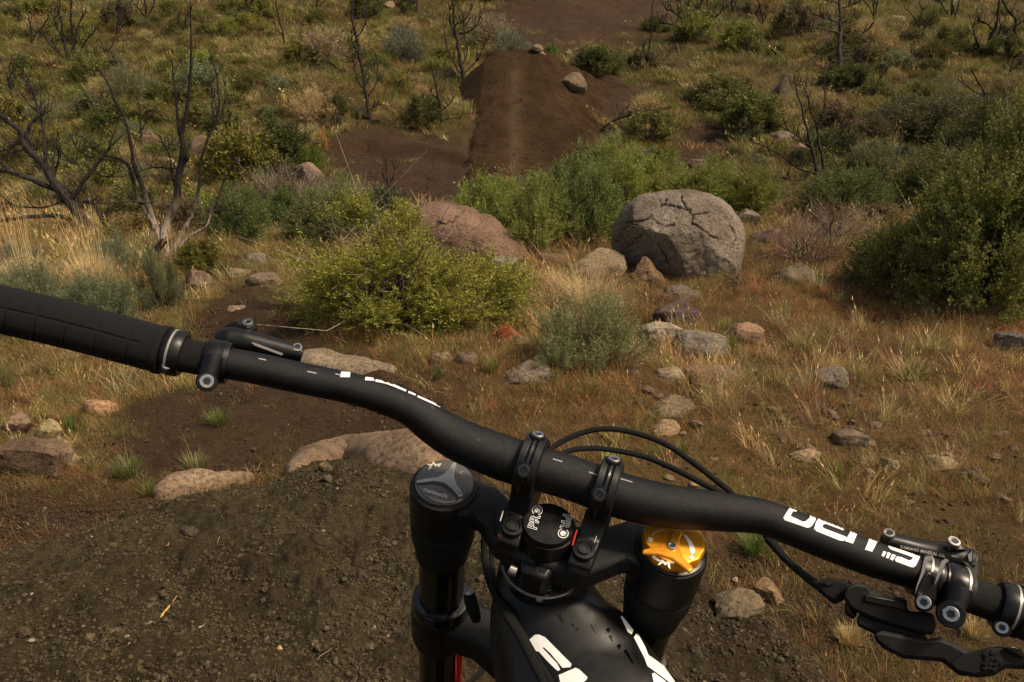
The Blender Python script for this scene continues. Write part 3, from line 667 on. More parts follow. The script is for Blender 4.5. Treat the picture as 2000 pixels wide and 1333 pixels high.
# thicket behind the two boulders
for (k, x, y, w, h, t, l) in [
 ('willow', 945, 478, 150, 128, (.19, .22, .045), 'bright green shrub rising directly behind the reddish boulder'),
 ('willow2', 1045, 486, 150, 140, WIL, 'green shrub between the reddish and the big cracked boulder'),
 ('willow', 1140, 480, 170, 170, (.15, .175, .05), 'tall blue-green shrub left of the big cracked boulder'),
 ('willow2', 1200, 420, 150, 130, (.19, .21, .045), 'light green shrub above the left shoulder of the big boulder'),
 ('willow', 1180, 368, 120, 92, (.18, .20, .05), 'rounded green shrub at the right foot of the dirt ramp'),
 ('willow2', 1290, 398, 150, 90, (.18, .195, .04), 'green shrub directly behind the top of the big boulder'),
 ('willow', 1385, 408, 150, 92, (.17, .18, .036), 'green shrub behind the right half of the big boulder'),
 ('willow2', 1465, 418, 120, 90, (.16, .16, .034), 'olive-green shrub at the right end of the thicket behind the boulder'),
 ('willow2', 980, 420, 110, 72, (.19, .21, .045), 'small bright shrub at the near edge of the dirt pad'),
 ('willow', 1100, 420, 120, 92, (.115, .15, .04), 'green shrub at the near right corner of the dirt pad'),
 ('hill0', 480, 348, 160, 88, (.15, .135, .022), 'yellow-olive shrub beside the round brown boulder'),
 ('hill2', 560, 315, 110, 76, (.060, .075, .016), 'dark green shrub left of the dirt pad'),
 ('willow2', 470, 470, 140, 105, (.095, .125, .035), 'soft green shrub right of the forked burnt tree'),
 ('willow', 560, 450, 110, 80, (.085, .12, .028), 'green shrub above the left side of the yellow-green bush'),
 ('dark2', 650, 470, 170, 110, (.105, .115, .040), 'grey-green shrub behind the top of the yellow-green bush'),
 ('hill4', 745, 450, 110, 80, (.10, .105, .045), 'dull green shrub just below the dirt pad'),
 ('brush', 570, 405, 170, 72, (.13, .10, .085), 'purple-grey leafless brush between the left shrubs and the wedge boulder'),
 ('brush', 680, 420, 130, 60, (.12, .095, .075), 'grey leafless brush below the wedge boulder'),
 ('hill1', 610, 335, 56, 50, (.15, .19, .03), 'bright green herb patch with yellow flowers left of the dirt pad'),
 ('hill3', 628, 295, 34, 34, (.42, .21, .06), 'small orange dry plant at the left corner of the dirt pad'),
 ('hill3', 640, 120, 90, 56, (.33, .25, .14), 'round tan dry shrub on the slope left of the thin black snag'),
 ('hill3', 955, 85, 96, 50, (.27, .21, .13), 'tan-grey dry shrub left of the upper dirt berm'),
 ('hill5', 1000, 108, 70, 44, (.16, .17, .11), 'grey-green shrub just left of the ramp lip'),
 ('hill4', 1165, 140, 90, 46, (.09, .10, .025), 'dark green shrub on the slope right of the ramp lip'),
 ('hill0', 1075, 112, 28, 22, (.13, .19, .04), 'tiny bright green plant right of the ramp lip'),
 ('hill5', 795, 120, 80, 60, (.14, .15, .10), 'grey sage-like shrub on the slope between the two thin snags'),
 ('dark', 1905, 590, 345, 320, (.135, .140, .032), 'large dark green bush filling the right edge behind the rust grass'),
 ('dark', 1975, 560, 330, 400, (.135, .140, .032), 'tallest dark bush at the right photo edge'),
 ('dark2', 1748, 556, 185, 135, (.115, .120, .028), 'low dark green bush at the left end of the right-hand bushes'),
 ('dark2', 1840, 430, 210, 150, (.080, .085, .022), 'olive bush behind the large dark bush on the right'),
 ('dark2', 1950, 360, 220, 170, (.085, .085, .022), 'olive bush highest behind the dark bushes at the right edge'),
 ('dark2', 1645, 428, 170, 104, (.085, .100, .026), 'mid-green bush right of the right burnt tree foot'),
 ('dark2', 1700, 350, 120, 70, (.10, .10, .04), 'olive-grey bush above the pointed grey rock'),
 ('dark2', 1800, 275, 210, 90, (.065, .062, .025), 'dark brownish-green bush on the right slope'),
 ('hill0', 1465, 262, 130, 72, (.105, .115, .020), 'rounded olive-green shrub on the slope left of the right burnt tree'),
 ('hill2', 1410, 225, 110, 56, (.095, .10, .022), 'olive shrub above the rounded olive-green shrub'),
 ('brush', 1560, 520, 170, 90, (.24, .12, .075), 'reddish tangled dry brush between the big boulder and the dark bush'),
 ('brush', 1620, 470, 150, 70, (.22, .13, .09), 'brownish leafless brush left of the dark right-hand bushes'),
]:
    b = {'willow': (1.55, 1.3), 'willow2': (1.55, 1.3), 'dark': (2.3, 2.0), 'dark2': (1.95, 1.5), 'brush': (1.45, .8)}.get(k, (1.0, .62))
    kk_ = 1.3 if k.startswith(('willow', 'dark')) else 1.0
    S(k, x, y, w, h, tuple(v*kk_ for v in t), l, b)
# the rest of the far slope's shrubs, each its own thing
rs = random.Random(11); cnt = 0
KIND = [('dark green', (.095, .102, .025)), ('olive', (.175, .165, .042)), ('grey sage', (.17, .175, .085)), ('straw-coloured', (.36, .28, .12)), ('yellow-green', (.24, .235, .05)), ('brownish', (.13, .10, .05))]
taken = []
MARKS = [(722, 140, 'thin tall snag'), (906, 100, 'many-branched snag by the ramp'), (1638, 80, 'straight burnt trunk'), (1600, 260, 'twin-stemmed burnt tree'), (1355, 45, 'many-stemmed snag at the top'), (1925, 70, 'top right forked snag'),
         (138, 70, 'spreading upper left snag'), (395, 290, 'round brown boulder'), (285, 275, 'brown left boulder'), (1528, 175, 'dark grey slope boulder'), (1122, 165, 'ramp flank boulder'), (1672, 245, 'reddish slope boulder'), (1905, 195, 'pale topped rock'), (1050, 105, 'ramp lip'),
         (556, 60, 'thin leaning black stem'), (862, 190, 'short pointed snag'), (286, 20, 'small top left snag'), (1490, 35, 'small thin snag'), (1262, 90, 'slender pole snag'), (640, 95, 'round tan dry shrub'), (60, 290, 'leaning burnt tree'), (1740, 380, 'pointed grey rock'), (640, 300, 'dirt pad left end'), (1200, 45, 'upper dirt berm'), (40, 180, 'left photo edge'), (1985, 260, 'right photo edge')]
used_l = {}
def nearlabel(x, y, what):
    ms = sorted(MARKS, key=lambda m: math.hypot(m[0]-x, (m[1]-y)*1.3)); m = ms[0]; dx, dy = x-m[0], y-m[1]
    far = math.hypot(dx, dy); adv = 'close' if far < 55 else ('a little way' if far < 120 else 'well')
    h = 'right' if dx > 0 else 'left'; v = 'below' if dy > 0 else 'above'
    dirn = f'{v} and {h} of' if abs(dx) < 2.2*abs(dy) and abs(dy) < 2.2*abs(dx) else (f'to the {h} of' if abs(dx) > abs(dy) else v)
    lab = f'{what} {adv} {dirn} the {m[2]}'.replace('many-stemmed snag at the top', 'many-stemmed top snag').replace('many-branched snag by the ramp', 'many-branched ramp snag'); used_l[lab] = used_l.get(lab, 0)+1
    if used_l[lab] > 1:
        m2 = ms[1]; lab2 = f'{what} {v}-{h} of the {m[2]}, towards the {m2[2]}'
        if lab2 not in used_l and len(lab2.split()) <= 16: used_l[lab2] = 1; lab = lab2
    return lab
tries = 0
while cnt < 285 and tries < 6000:
    tries += 1
    x = rs.uniform(-80, 2080); y = rs.uniform(-20, 330) if rs.random() < .75 else rs.uniform(300, 470)
    if y > 345 and 420 < x < 1560: continue
    p, d = G(x, y)
    if float(dirtness(np.array([x]), np.array([y]), np.array([p.x]), np.array([p.y]))[0]) > .45: continue
    if 880 < x < 1260 and 80 < y < 400 and not (x > 1170 and y < 150): continue
    if any(math.hypot((x-a)/1.4, y-b) < c_ for a, b, c_ in taken): continue
    big = rs.random(); w = (28+58*big**1.8)*22/d*(1.15 if y < 200 else 1); h = w*rs.uniform(.45, .72)
    ww = [1.5+1.2*(x > 1300)+1.0*(x < 350), 2.0, .9, .8+.4*(400 < x < 950), .8+.7*(x < 1100 and y < 150), 1.0]
    ki = rs.choices(range(6), ww)[0]; kn, c = KIND[ki]
    key = rs.choice(['hill3', 'hill5']) if ki in (3,) else ('hill5' if ki == 2 and rs.random() < .5 else rs.choice(['hill0', 'hill1', 'hill2', 'hill4', 'hill6']))
    j = rs.uniform(.75, 1.25); c = tuple(v*j*rs.uniform(.93, 1.07) for v in c)
    lab = nearlabel(x, y, f'{kn} {"broad" if w*d/22 > 72 else "small"} shrub')
    S(key, x, y, w, h, c, lab, (1.0, .62), group='shrubs scattered over the far slope', rs=rs); taken.append((x, y, 12)); cnt += 1
# ------------------------------------------------------------------ burnt trees and snags
def burnt(base, stems, label, name='burnt_tree', cat='burnt tree', bare=0.0, ntw=5, seed=0, twl=40, group=None, dz=.03, thick=1.0):
    rs = random.Random(seed+int(base[0])); p0, d0 = G(*base); s = d0/F; root = empty(name, p0); tag(root, label, cat, group)
    TW = MB(); nb = 0
    for k, (pts, r0, r1) in enumerate(stems):
        lean = rs.uniform(-1, 1)*dz*d0/20*(0 if k == 0 else 1); P = []; n = len(pts); d = d0
        for i, (x, y) in enumerate(pts):
            d += lean+rs.uniform(-1, 1)*dz*.15
            P.append(cam(x, y, d))
        P[0] = P[0]-Vector((0, 0, .06 if k == 0 else 0)); R = [(r0+(r1-r0)*(i/(n-1))**.8)*s*thick for i in range(n)]
        P, R = smoothpts(P, R, 6); off = Vector((k*3.1, seed, 0))
        P = [p+Vector((noise.noise(p*3+off), noise.noise(p*3-off), 0))*R[0]*.9 for p in P]
        R = [r*(1+.25*noise.noise(p*9+off)) for r, p in zip(R, P)]
        v, f = sweep(P, R, 9 if r0 > 3 else 6)
        o = MB().add([q-p0 for q in v], f).build('trunk' if k == 0 else 'branch', M_char, root); nn = len(v)
        ys = np.array([(proj(q.x, q.y, q.z)[1]) for q in v]); xs = np.array([proj(q.x, q.y, q.z)[0] for q in v])
        fattr(o.data, 'bare', np.clip(bare*sst(360, 470, ys)*1.1, 0, 1) if bare > .3 else np.full(nn, bare*.8+rs.uniform(0, .04)))
        for j in range(int(ntw*1.8) if n > 2 else 1):
            i = rs.randint(len(P)//4, len(P)-2); q = P[i]; T = (P[i+1]-P[i-1]).normalized()
            L = rs.uniform(.35, 1.25)*twl*s; dr = (T*.5+Vector((rs.uniform(-1, 1), rs.uniform(-.6, .6), rs.uniform(-.1, .9)))).normalized()
            A = [q, q+dr*L*.4, q+(dr+Vector((0, 0, .35))).normalized()*L*.75+Vector((rs.uniform(-.1, .1)*L, 0, 0)), q+(dr+Vector((rs.uniform(-.3, .3), 0, .7))).normalized()*L]
            v, f = sweep([a-p0 for a in A], [max(.9, R[i]/s*.4)*s, .8*s, .6*s, .3*s], 4, cap=False); TW.add(v, f)
            if rs.random() < .6:
                b = A[2]; e = b+Vector((rs.uniform(-.5, .5), rs.uniform(-.2, .2), rs.uniform(.1, .5)))*L*.6
                v, f = sweep([b-p0, e-p0], [.6*s, .25*s], 4, cap=False); TW.add(v, f)
    if TW.v:
        o = TW.build('twigs', M_char, root); o['kind'] = 'stuff'; fattr(o.data, 'bare', np.full(len(TW.v), .04))
    return root
burnt((322, 516), [
 ([(326, 518), (322, 478), (330, 430), (346, 385), (352, 340), (355, 285), (353, 258)], 11, 6),
 ([(353, 262), (367, 215), (371, 150), (373, 90), (371, 20), (371, -40)], 5.5, 1),
 ([(353, 262), (346, 210), (339, 160), (336, 112)], 4.2, 1),
 ([(322, 505), (310, 460), (290, 400), (270, 340), (257, 292), (246, 243), (226, 200), (213, 165), (190, 132)], 8, 1.2),
 ([(318, 495), (300, 440), (270, 392), (255, 345), (243, 318), (215, 306), (190, 295), (158, 266)], 7, 1.3),
 ([(330, 500), (350, 463), (380, 415), (386, 380), (395, 315), (408, 266), (416, 231), (414, 172)], 7, 1),
 ([(332, 500), (368, 466), (402, 440), (410, 410), (425, 392), (437, 362), (446, 340), (456, 328)], 5, 1),
 ([(408, 412), (428, 410), (441, 402)], 2.5, 1), ([(292, 396), (250, 394), (192, 398)], 3, 1.2),
 ([(352, 326), (361, 317), (369, 312)], 4, 2), ([(342, 362), (330, 305), (314, 276)], 3, 1), ([(246, 318), (225, 315), (160, 300), (135, 262)], 2.5, 1),
 ([(345, 330), (300, 328), (262, 338)], 2, 1)], 'forked burnt tree with silvery bare lower trunks and thin black stems', bare=.9, seed=3, thick=.85, ntw=4, twl=38)
t_ = [(286, 512), (300, 492), (322, 470)]
p0, d0 = G(322, 516); st = MB().add(*sweep([cam(x, y, d0-.12) for x, y in t_], [7*d0/F, 7*d0/F, 6*d0/F], 9)).build('broken_limb', M_char, origin=cam(286, 512, d0-.12))
fattr(st.data, 'bare', np.zeros(len(st.data.vertices))); tag(st, 'snapped dark limb with orange raw wood end at the forked burnt tree base', 'broken limb')
m_raw, tt, bb = newmat('raw_wood'); bb.inputs['Base Color'].default_value = (.55, .25, .09, 1); bb.inputs['Roughness'].default_value = .8
B = MB()
for i in range(7):
    a = cam(314+i*1.2, 482-i*2.2, d0-.13-.006*i); B.add(*sweep([a, a+Vector((.035+.01*(i % 3), -.01, .05+.012*(i % 2)))], [.016, .003], 4))
B.build('raw_end', m_raw, st, origin=None); st.children[0].location = -st.location
burnt((186, 470), [
 ([(190, 476), (150, 412), (120, 372), (95, 340), (66, 300), (45, 266), (20, 236), (-6, 212), (-40, 186)], 14, 4),
 ([(122, 376), (62, 352), (22, 338), (-20, 332)], 6, 3), ([(95, 342), (88, 290), (85, 250), (76, 216), (62, 180), (48, 150)], 5, 1.2),
 ([(50, 272), (60, 242), (74, 226), (71, 198), (58, 165)], 5, 1.2), ([(140, 388), (176, 340), (206, 300), (240, 264)], 6, 1.5),
 ([(140, 430), (110, 422), (60, 424), (0, 432), (-40, 430)], 6, 3), ([(162, 392), (184, 402), (200, 440), (212, 468)], 5, 4),
 ([(138, 386), (85, 406), (20, 400)], 3, 1), ([(105, 350), (112, 318), (118, 292)], 3, 1), ([(45, 268), (20, 290), (-20, 300)], 3, 1.5),
 ([(22, 338), (0, 318), (-20, 300)], 4, 2), ([(170, 350), (150, 322), (110, 300)], 2, .8), ([(185, 330), (200, 345), (245, 345)], 2, .8)],
 'thick black burnt tree leaning left at the left photo edge', thick=.85, seed=5, ntw=7, twl=60, bare=.06)
burnt((722, 236), [([(722, 238), (718, 200), (710, 150), (702, 100), (693, 60), (688, 20), (690, -40)], 4.2, 1.8), ([(721, 215), (732, 210), (744, 203)], 1.5, .7), ([(717, 190), (733, 168), (737, 140), (735, 115)], 1.5, .7),
 ([(715, 180), (698, 155), (690, 118)], 1.5, .7), ([(696, 75), (712, 50), (716, 15), (712, -20)], 1.7, .7), ([(704, 110), (690, 90), (685, 60)], 1.2, .6), ([(692, 36), (715, 34), (740, 26)], 1.4, .6)], 'thin tall black snag standing above the dirt pad cut', seed=1, ntw=5, twl=22)
burnt((906, 168), [([(906, 170), (900, 125), (893, 82), (886, 40), (880, -40)], 4, 1.6), ([(905, 150), (884, 120), (872, 88), (868, 50)], 1.6, .7), ([(900, 130), (912, 105), (906, 60), (902, 20)], 1.6, .7),
 ([(895, 66), (918, 62), (935, 42), (948, 5)], 2, .7), ([(893, 80), (880, 50), (878, 10)], 1.8, .7), ([(902, 150), (888, 153), (870, 138)], 1.4, .6), ([(888, 50), (915, 30), (922, -20)], 1.6, .7), ([(905, 145), (930, 120), (945, 90)], 1.2, .6)], 'black many-branched snag left of the ramp lip', seed=2, ntw=6, twl=24)
burnt((862, 250), [([(862, 252), (858, 212), (850, 160), (842, 118)], 3.8, .8), ([(860, 220), (845, 208), (828, 196)], 1.5, .6), ([(860, 218), (875, 206), (886, 190)], 1.5, .6), ([(861, 232), (845, 230), (825, 222)], 1.3, .6), ([(861, 236), (880, 232), (895, 232)], 1.3, .6), ([(856, 195), (846, 186), (840, 178)], 1.2, .5)], 'short pointed black snag beside the left edge of the ramp', seed=3, ntw=3, twl=16)
burnt((1638, 155), [([(1638, 157), (1640, 110), (1641, 60), (1640, 10), (1641, -40)], 5.2, 2.4), ([(1640, 66), (1602, 56), (1560, 55)], 2.3, .8), ([(1640, 45), (1612, 36), (1596, 30)], 1.8, .7), ([(1641, 92), (1672, 76), (1704, 52)], 2, .8),
 ([(1640, 120), (1622, 126), (1602, 152)], 1.8, .8), ([(1641, 120), (1665, 114), (1692, 122)], 2, .8), ([(1641, 16), (1660, 12), (1680, 4)], 1.8, .7), ([(1640, 90), (1610, 98), (1584, 116)], 1.8, .8), ([(1640, 145), (1665, 150), (1688, 158)], 1.6, .7), ([(1641, 44), (1660, 44), (1678, 36)], 1.6, .7), ([(1641, 100), (1672, 100), (1704, 104)], 1.6, .7), ([(1640, 5), (1618, 2), (1600, -8)], 1.6, .7)],
 'straight burnt trunk with level branches high on the right slope', seed=4, ntw=5, twl=26, bare=.2)
burnt((1602, 366), [([(1598, 368), (1592, 320), (1580, 270), (1570, 228), (1558, 182), (1548, 152)], 4.6, 1), ([(1615, 362), (1605, 312), (1594, 250), (1580, 200), (1567, 160)], 4.2, 1), ([(1596, 340), (1560, 330), (1522, 302), (1480, 280)], 2.6, .8),
 ([(1598, 352), (1555, 352), (1520, 348)], 2.4, .8), ([(1597, 368), (1540, 371), (1482, 370)], 2.6, 1.2), ([(1588, 290), (1550, 262), (1505, 234)], 1.8, .7), ([(1598, 252), (1610, 216), (1611, 150)], 1.8, .7), ([(1600, 330), (1560, 314), (1530, 316)], 1.8, .7), ([(1595, 300), (1575, 285), (1545, 268)], 1.6, .7), ([(1540, 372), (1505, 380), (1470, 392)], 1.6, .7), ([(1603, 295), (1640, 270), (1650, 245)], 1.6, .7)],
 'twin-stemmed burnt tree with drooping branches on the right', name='burnt_tree', seed=6, ntw=6, twl=32, bare=.1)
burnt((1355, 74), [([(1355, 76), (1350, 40), (1345, 0), (1343, -40)], 3, 1), ([(1357, 74), (1380, 50), (1400, 30), (1428, 2)], 2.2, .8), ([(1353, 74), (1335, 40), (1325, -10)], 2.2, .8), ([(1350, 66), (1318, 50), (1288, 46)], 1.8, .7), ([(1358, 72), (1366, 30), (1372, -20)], 2, .8), ([(1352, 60), (1320, 28), (1300, 20)], 1.5, .7), ([(1376, 55), (1382, 20), (1378, -20)], 1.5, .6)], 'many-stemmed black snag at the top edge right of the dirt berm', seed=7, ntw=6, twl=30)
burnt((1490, 56), [([(1490, 58), (1489, 32), (1481, 8), (1478, -10)], 2.2, .7), ([(1490, 45), (1498, 28), (1496, 10)], 1.4, .6), ([(1489, 50), (1480, 35), (1474, 25)], 1.2, .5)], 'small thin black snag near the top edge right of centre', name='snag', cat='snag', seed=8, ntw=3, twl=16)
burnt((1922, 112), [([(1922, 114), (1930, 88), (1946, 50), (1950, 12), (1958, -40)], 4, 1.6), ([(1922, 108), (1908, 88), (1900, 60), (1906, 36)], 2.4, .8), ([(1924, 100), (1905, 96), (1892, 104)], 2, .8), ([(1940, 62), (1925, 45), (1908, 40)], 1.8, .7), ([(1935, 80), (1952, 65), (1956, 48)], 1.8, .7)], 'black forked snag in the top right corner', seed=9, ntw=5, twl=26)
burnt((1974, 118), [([(1974, 120), (1980, 72), (1984, 40), (1966, 18), (1952, -20)], 3.6, 1.4), ([(1982, 60), (1992, 90), (2000, 120)], 2, 1), ([(1984, 50), (2000, 40), (2020, 10)], 2, .8), ([(1978, 90), (1965, 70), (1962, 50)], 1.6, .7)], 'bent black snag nearest the top right photo corner', seed=10, ntw=5, twl=26)
burnt((1940, 224), [([(1942, 226), (1926, 190), (1912, 162), (1896, 132)], 3, .9), ([(1924, 188), (1960, 199), (1995, 206)], 2.6, 1), ([(1924, 190), (1900, 178), (1878, 160)], 1.8, .7)], 'tipped black branch snag by the pale topped rock on the right slope', name='snag', cat='snag', seed=11, ntw=2, twl=18)
burnt((1262, 140), [([(1262, 142), (1267, 100), (1273, 50), (1276, -20)], 3, .9), ([(1264, 125), (1257, 105), (1256, 90)], 1.2, .6), ([(1266, 132), (1285, 128), (1302, 110)], 1.5, .6)], 'slender black pole snag right of the ramp lip', name='snag', cat='snag', seed=12, ntw=2, twl=14)
burnt((138, 120), [([(136, 122), (126, 80), (118, 30), (112, -40)], 3.4, 1.2), ([(142, 120), (141, 60), (136, -10)], 2.6, 1), ([(132, 121), (102, 92), (76, 58)], 2.2, .8), ([(150, 118), (166, 84), (186, 58)], 2.2, .8), ([(152, 118), (185, 106), (216, 96)], 1.8, .7), ([(142, 108), (150, 60), (162, 26)], 2, .8), ([(120, 108), (95, 75), (64, 60)], 1.5, .6), ([(128, 90), (110, 50), (106, 10)], 1.6, .7)], 'spreading many-stemmed black snag in the upper left', seed=13, ntw=6, twl=26)
burnt((430, 288), [([(430, 290), (425, 242), (428, 192), (421, 140), (408, 98)], 3.2, 1), ([(430, 270), (444, 250), (448, 215)], 1.8, .7), ([(426, 245), (437, 205), (440, 160)], 1.6, .7), ([(426, 215), (414, 180), (416, 150)], 1.4, .6)], 'thin black snag right behind the round brown boulder', name='snag', cat='snag', seed=14, ntw=4, twl=22)
burnt((276, 300), [([(276, 302), (275, 255), (270, 205), (255, 180)], 2.8, .8), ([(276, 255), (290, 235), (298, 222)], 1.4, .6)], 'thin black stem beside the brown boulder on the left slope', name='snag', cat='snag', seed=15, ntw=3, twl=20)
burnt((286, 40), [([(286, 42), (284, 10), (280, -30)], 2.4, 1), ([(288, 36), (300, 10), (304, -20)], 1.6, .8), ([(284, 34), (268, 14), (250, 4)], 1.5, .7)], 'small black snag at the top edge on the left', name='snag', cat='snag', seed=16, ntw=4, twl=20)
burnt((556, 92), [([(556, 94), (551, 62), (541, 22), (536, -20)], 2.6, .9), ([(552, 70), (540, 55), (536, 45)], 1.2, .5)], 'thin leaning black stem left of the round tan dry shrub', name='snag', cat='snag', seed=17, ntw=2, twl=14)
burnt((760, 412), [([(760, 414), (757, 362), (753, 312)], 3, .8), ([(759, 372), (766, 350), (772, 325)], 1.5, .6), ([(758, 360), (750, 348), (748, 338)], 1.2, .5)], 'thin black sapling in front of the dirt pad', name='snag', cat='snag', seed=18, ntw=4, twl=14)
burnt((1748, 362), [([(1748, 364), (1752, 312), (1762, 262)], 2.4, .9), ([(1750, 345), (1768, 335), (1780, 328)], 1.2, .6)], 'thin grey stem behind the pointed grey rock', name='snag', cat='snag', seed=19, ntw=1, twl=16, bare=.3)
burnt((1160, 262), [([(1160, 262), (1200, 236), (1250, 221), (1312, 210)], 3.4, 1), ([(1200, 236), (1215, 222), (1232, 200)], 1.4, .6)], 'dark fallen branch arching right from the foot of the ramp', name='fallen_branch', cat='fallen branch', seed=20, ntw=2, twl=22)
burnt((1180, 262), [([(1178, 263), (1230, 266), (1270, 260), (1330, 248)], 3, 1), ([(1250, 264), (1290, 268), (1320, 276)], 1.8, .7), ([(1200, 264), (1216, 252), (1226, 240)], 1.5, .6)], 'pale fallen branch lying right of the ramp foot', name='fallen_branch', cat='fallen branch', seed=21, ntw=3, twl=22, bare=.3)
burnt((600, 246), [([(568, 254), (600, 247), (630, 240), (652, 231)], 1.6, .8), ([(630, 240), (640, 250), (652, 250)], 1, .5)], 'thin pale fallen stick above the left end of the dirt pad', name='fallen_branch', cat='fallen branch', seed=22, ntw=3, twl=14, bare=.3)
burnt((1580, 520), [([(1560, 505), (1600, 520), (1650, 528)], 2.2, .8), ([(1590, 525), (1625, 500), (1660, 488)], 2, .7), ([(1560, 530), (1600, 512), (1624, 470), (1600, 420)], 2, .7), ([(1600, 512), (1650, 515), (1690, 505)], 1.6, .7), ([(1540, 535), (1580, 515), (1600, 490)], 1.6, .6)], 'pile of dead grey branches left of the dark right-hand bush', name='dead_branches', cat='dead branches', seed=23, ntw=7, twl=46, bare=.4)
burnt((1435, 560), [([(1416, 525), (1430, 545), (1447, 568)], 1.8, .8), ([(1420, 548), (1432, 552), (1450, 556)], 1.2, .6)], 'short bleached stick leaning in the rust grass right of the big boulder', name='fallen_branch', cat='fallen branch', seed=24, ntw=2, twl=16, bare=.4)

rs_b = random.Random(77)
for (x, y, hh, nst) in [(1430, 24, 60, 3), (1560, 30, 50, 2), (1705, 40, 70, 3), (1800, 75, 60, 3), (1862, 48, 80, 4), (480, 44, 55, 3), (622, 30, 50, 2), (352, 70, 50, 3), (815, 26, 50, 2), (1778, 140, 46, 3), (1990, 190, 70, 3), (228, 74, 60, 3), (60, 90, 70, 3), (1460, 120, 40, 2), (1700, 205, 60, 3), (1230, 250, 30, 2), (1665, 325, 60, 3), (1690, 335, 44, 2), (180, 230, 60, 3), (20, 190, 80, 3)]:
    st_ = []
    for q in range(nst):
        ln = rs_b.uniform(-.5, .5)*hh*(q > 0); st_.append(([(x+q*1.5, y), (x+ln*.35+rs_b.uniform(-3, 3), y-hh*.35), (x+ln*.75+rs_b.uniform(-4, 4), y-hh*.7*rs_b.uniform(.8, 1)), (x+ln+rs_b.uniform(-6, 6), y-hh*rs_b.uniform(.8, 1.1))], rs_b.uniform(1.6, 2.6) if q == 0 else 1.4, .6))
    burnt((x, y), st_, nearlabel(x, y, 'small bare black snag'), name='snag', cat='snag', seed=int(x), ntw=3, twl=18, group='small bare snags over the far slope')

# ------------------------------------------------------------------ grass and stones (uncountable cover)
PC = bpy.data.collections.new('cover_prototypes')
def tuft_mesh(seed, nb, hgt, spread, wid, lean, curve, heads=0):
    rs = np.random.RandomState(seed); V = []; Fc = []; rn = []
    for i in range(nb):
        a = rs.rand()*2*math.pi; r = spread*math.sqrt(rs.rand())*.5; b = np.array([math.cos(a)*r, math.sin(a)*r, 0]); h = hgt*(.45+.6*rs.rand())
        a2 = a+rs.normal()*.9; d = np.array([math.cos(a2), math.sin(a2), 0]); ln = lean*(.2+rs.rand()*1.3); s = np.array([-d[1], d[0], 0]); s = s*math.cos(rs.rand()*3)+d*math.sin(rs.rand()*3)*.6
        n0 = len(V); w = wid*(.6+.8*rs.rand()); k = rs.rand()
        for j, t in enumerate((0, .4, .75, 1.0)):
            c = b+d*(ln*t+curve*t*t)*h+np.array([0, 0, h*t*(1-.25*curve*t)]); ww = w*(1, .8, .5, 0)[j]
            if j < 3: V += [c-s*ww/2, c+s*ww/2]
            else: V.append(c)
        Fc += [(n0, n0+1, n0+3, n0+2), (n0+2, n0+3, n0+5, n0+4), (n0+4, n0+5, n0+6)]; rn += [k]*7
        if rs.rand() < heads:
            n0 = len(V); c = V[-1]; e = np.array([0, 0, hgt*.10])+d*hgt*.05; V += [c-e*.3, c+s*w*2.2, c+e*1.4, c-s*w*2.2]; Fc.append((n0, n0+1, n0+2, n0+3)); rn += [.97]*4
    m = bpy.data.meshes.new('tuft'); m.from_pydata([tuple(v) for v in V], [], Fc); fattr(m, 'rnd', rn); m.materials.append(M_grass); return m
TUFT = [tuft_mesh(1, 34, .17, .12, .0030, .25, .25), tuft_mesh(2, 30, .13, .18, .0028, .55, .4), tuft_mesh(3, 26, .24, .12, .0028, .18, .3, .15), tuft_mesh(4, 22, .08, .16, .0032, .8, .3),
        tuft_mesh(5, 30, .19, .14, .0026, .4, .6, .2), tuft_mesh(6, 18, .10, .20, .0030, 1.1, .2, .2), tuft_mesh(7, 46, .34, .20, .0045, .25, .35, .2), tuft_mesh(8, 60, .30, .55, .011, .5, .35, .1), tuft_mesh(9, 50, .22, .60, .011, .8, .3)]
for i, m in enumerate(TUFT):
    PC.objects.link(bpy.data.objects.new('t%02d' % i, m))
SCN = bpy.data.collections.new('stone_prototypes')
mst, tt, bb = newmat('pebble'); at = nd(tt, 'ShaderNodeAttribute', attribute_type='INSTANCER', attribute_name='tint'); gg = nd(tt, 'ShaderNodeNewGeometry').outputs['Position']
cc = mixc(tt, ramp(tt, noi(tt, 120, 3, .6, gg), [(.35, .6), (.6, 0)]), at.outputs['Color'], (.02, .014, .010)); tt.links.new(cc, bb.inputs['Base Color']); bb.inputs['Roughness'].default_value = .95; bb.inputs['Specular IOR Level'].default_value = .15
for i in range(5):
    v, f = rock_shape(300+i, 2, 8, .12, .7); v[:, 2] -= .35; m = mesh_np('pebble', v*[1, .8, .7], f, False); m.materials.append(mst); SCN.objects.link(bpy.data.objects.new('p%02d' % i, m))
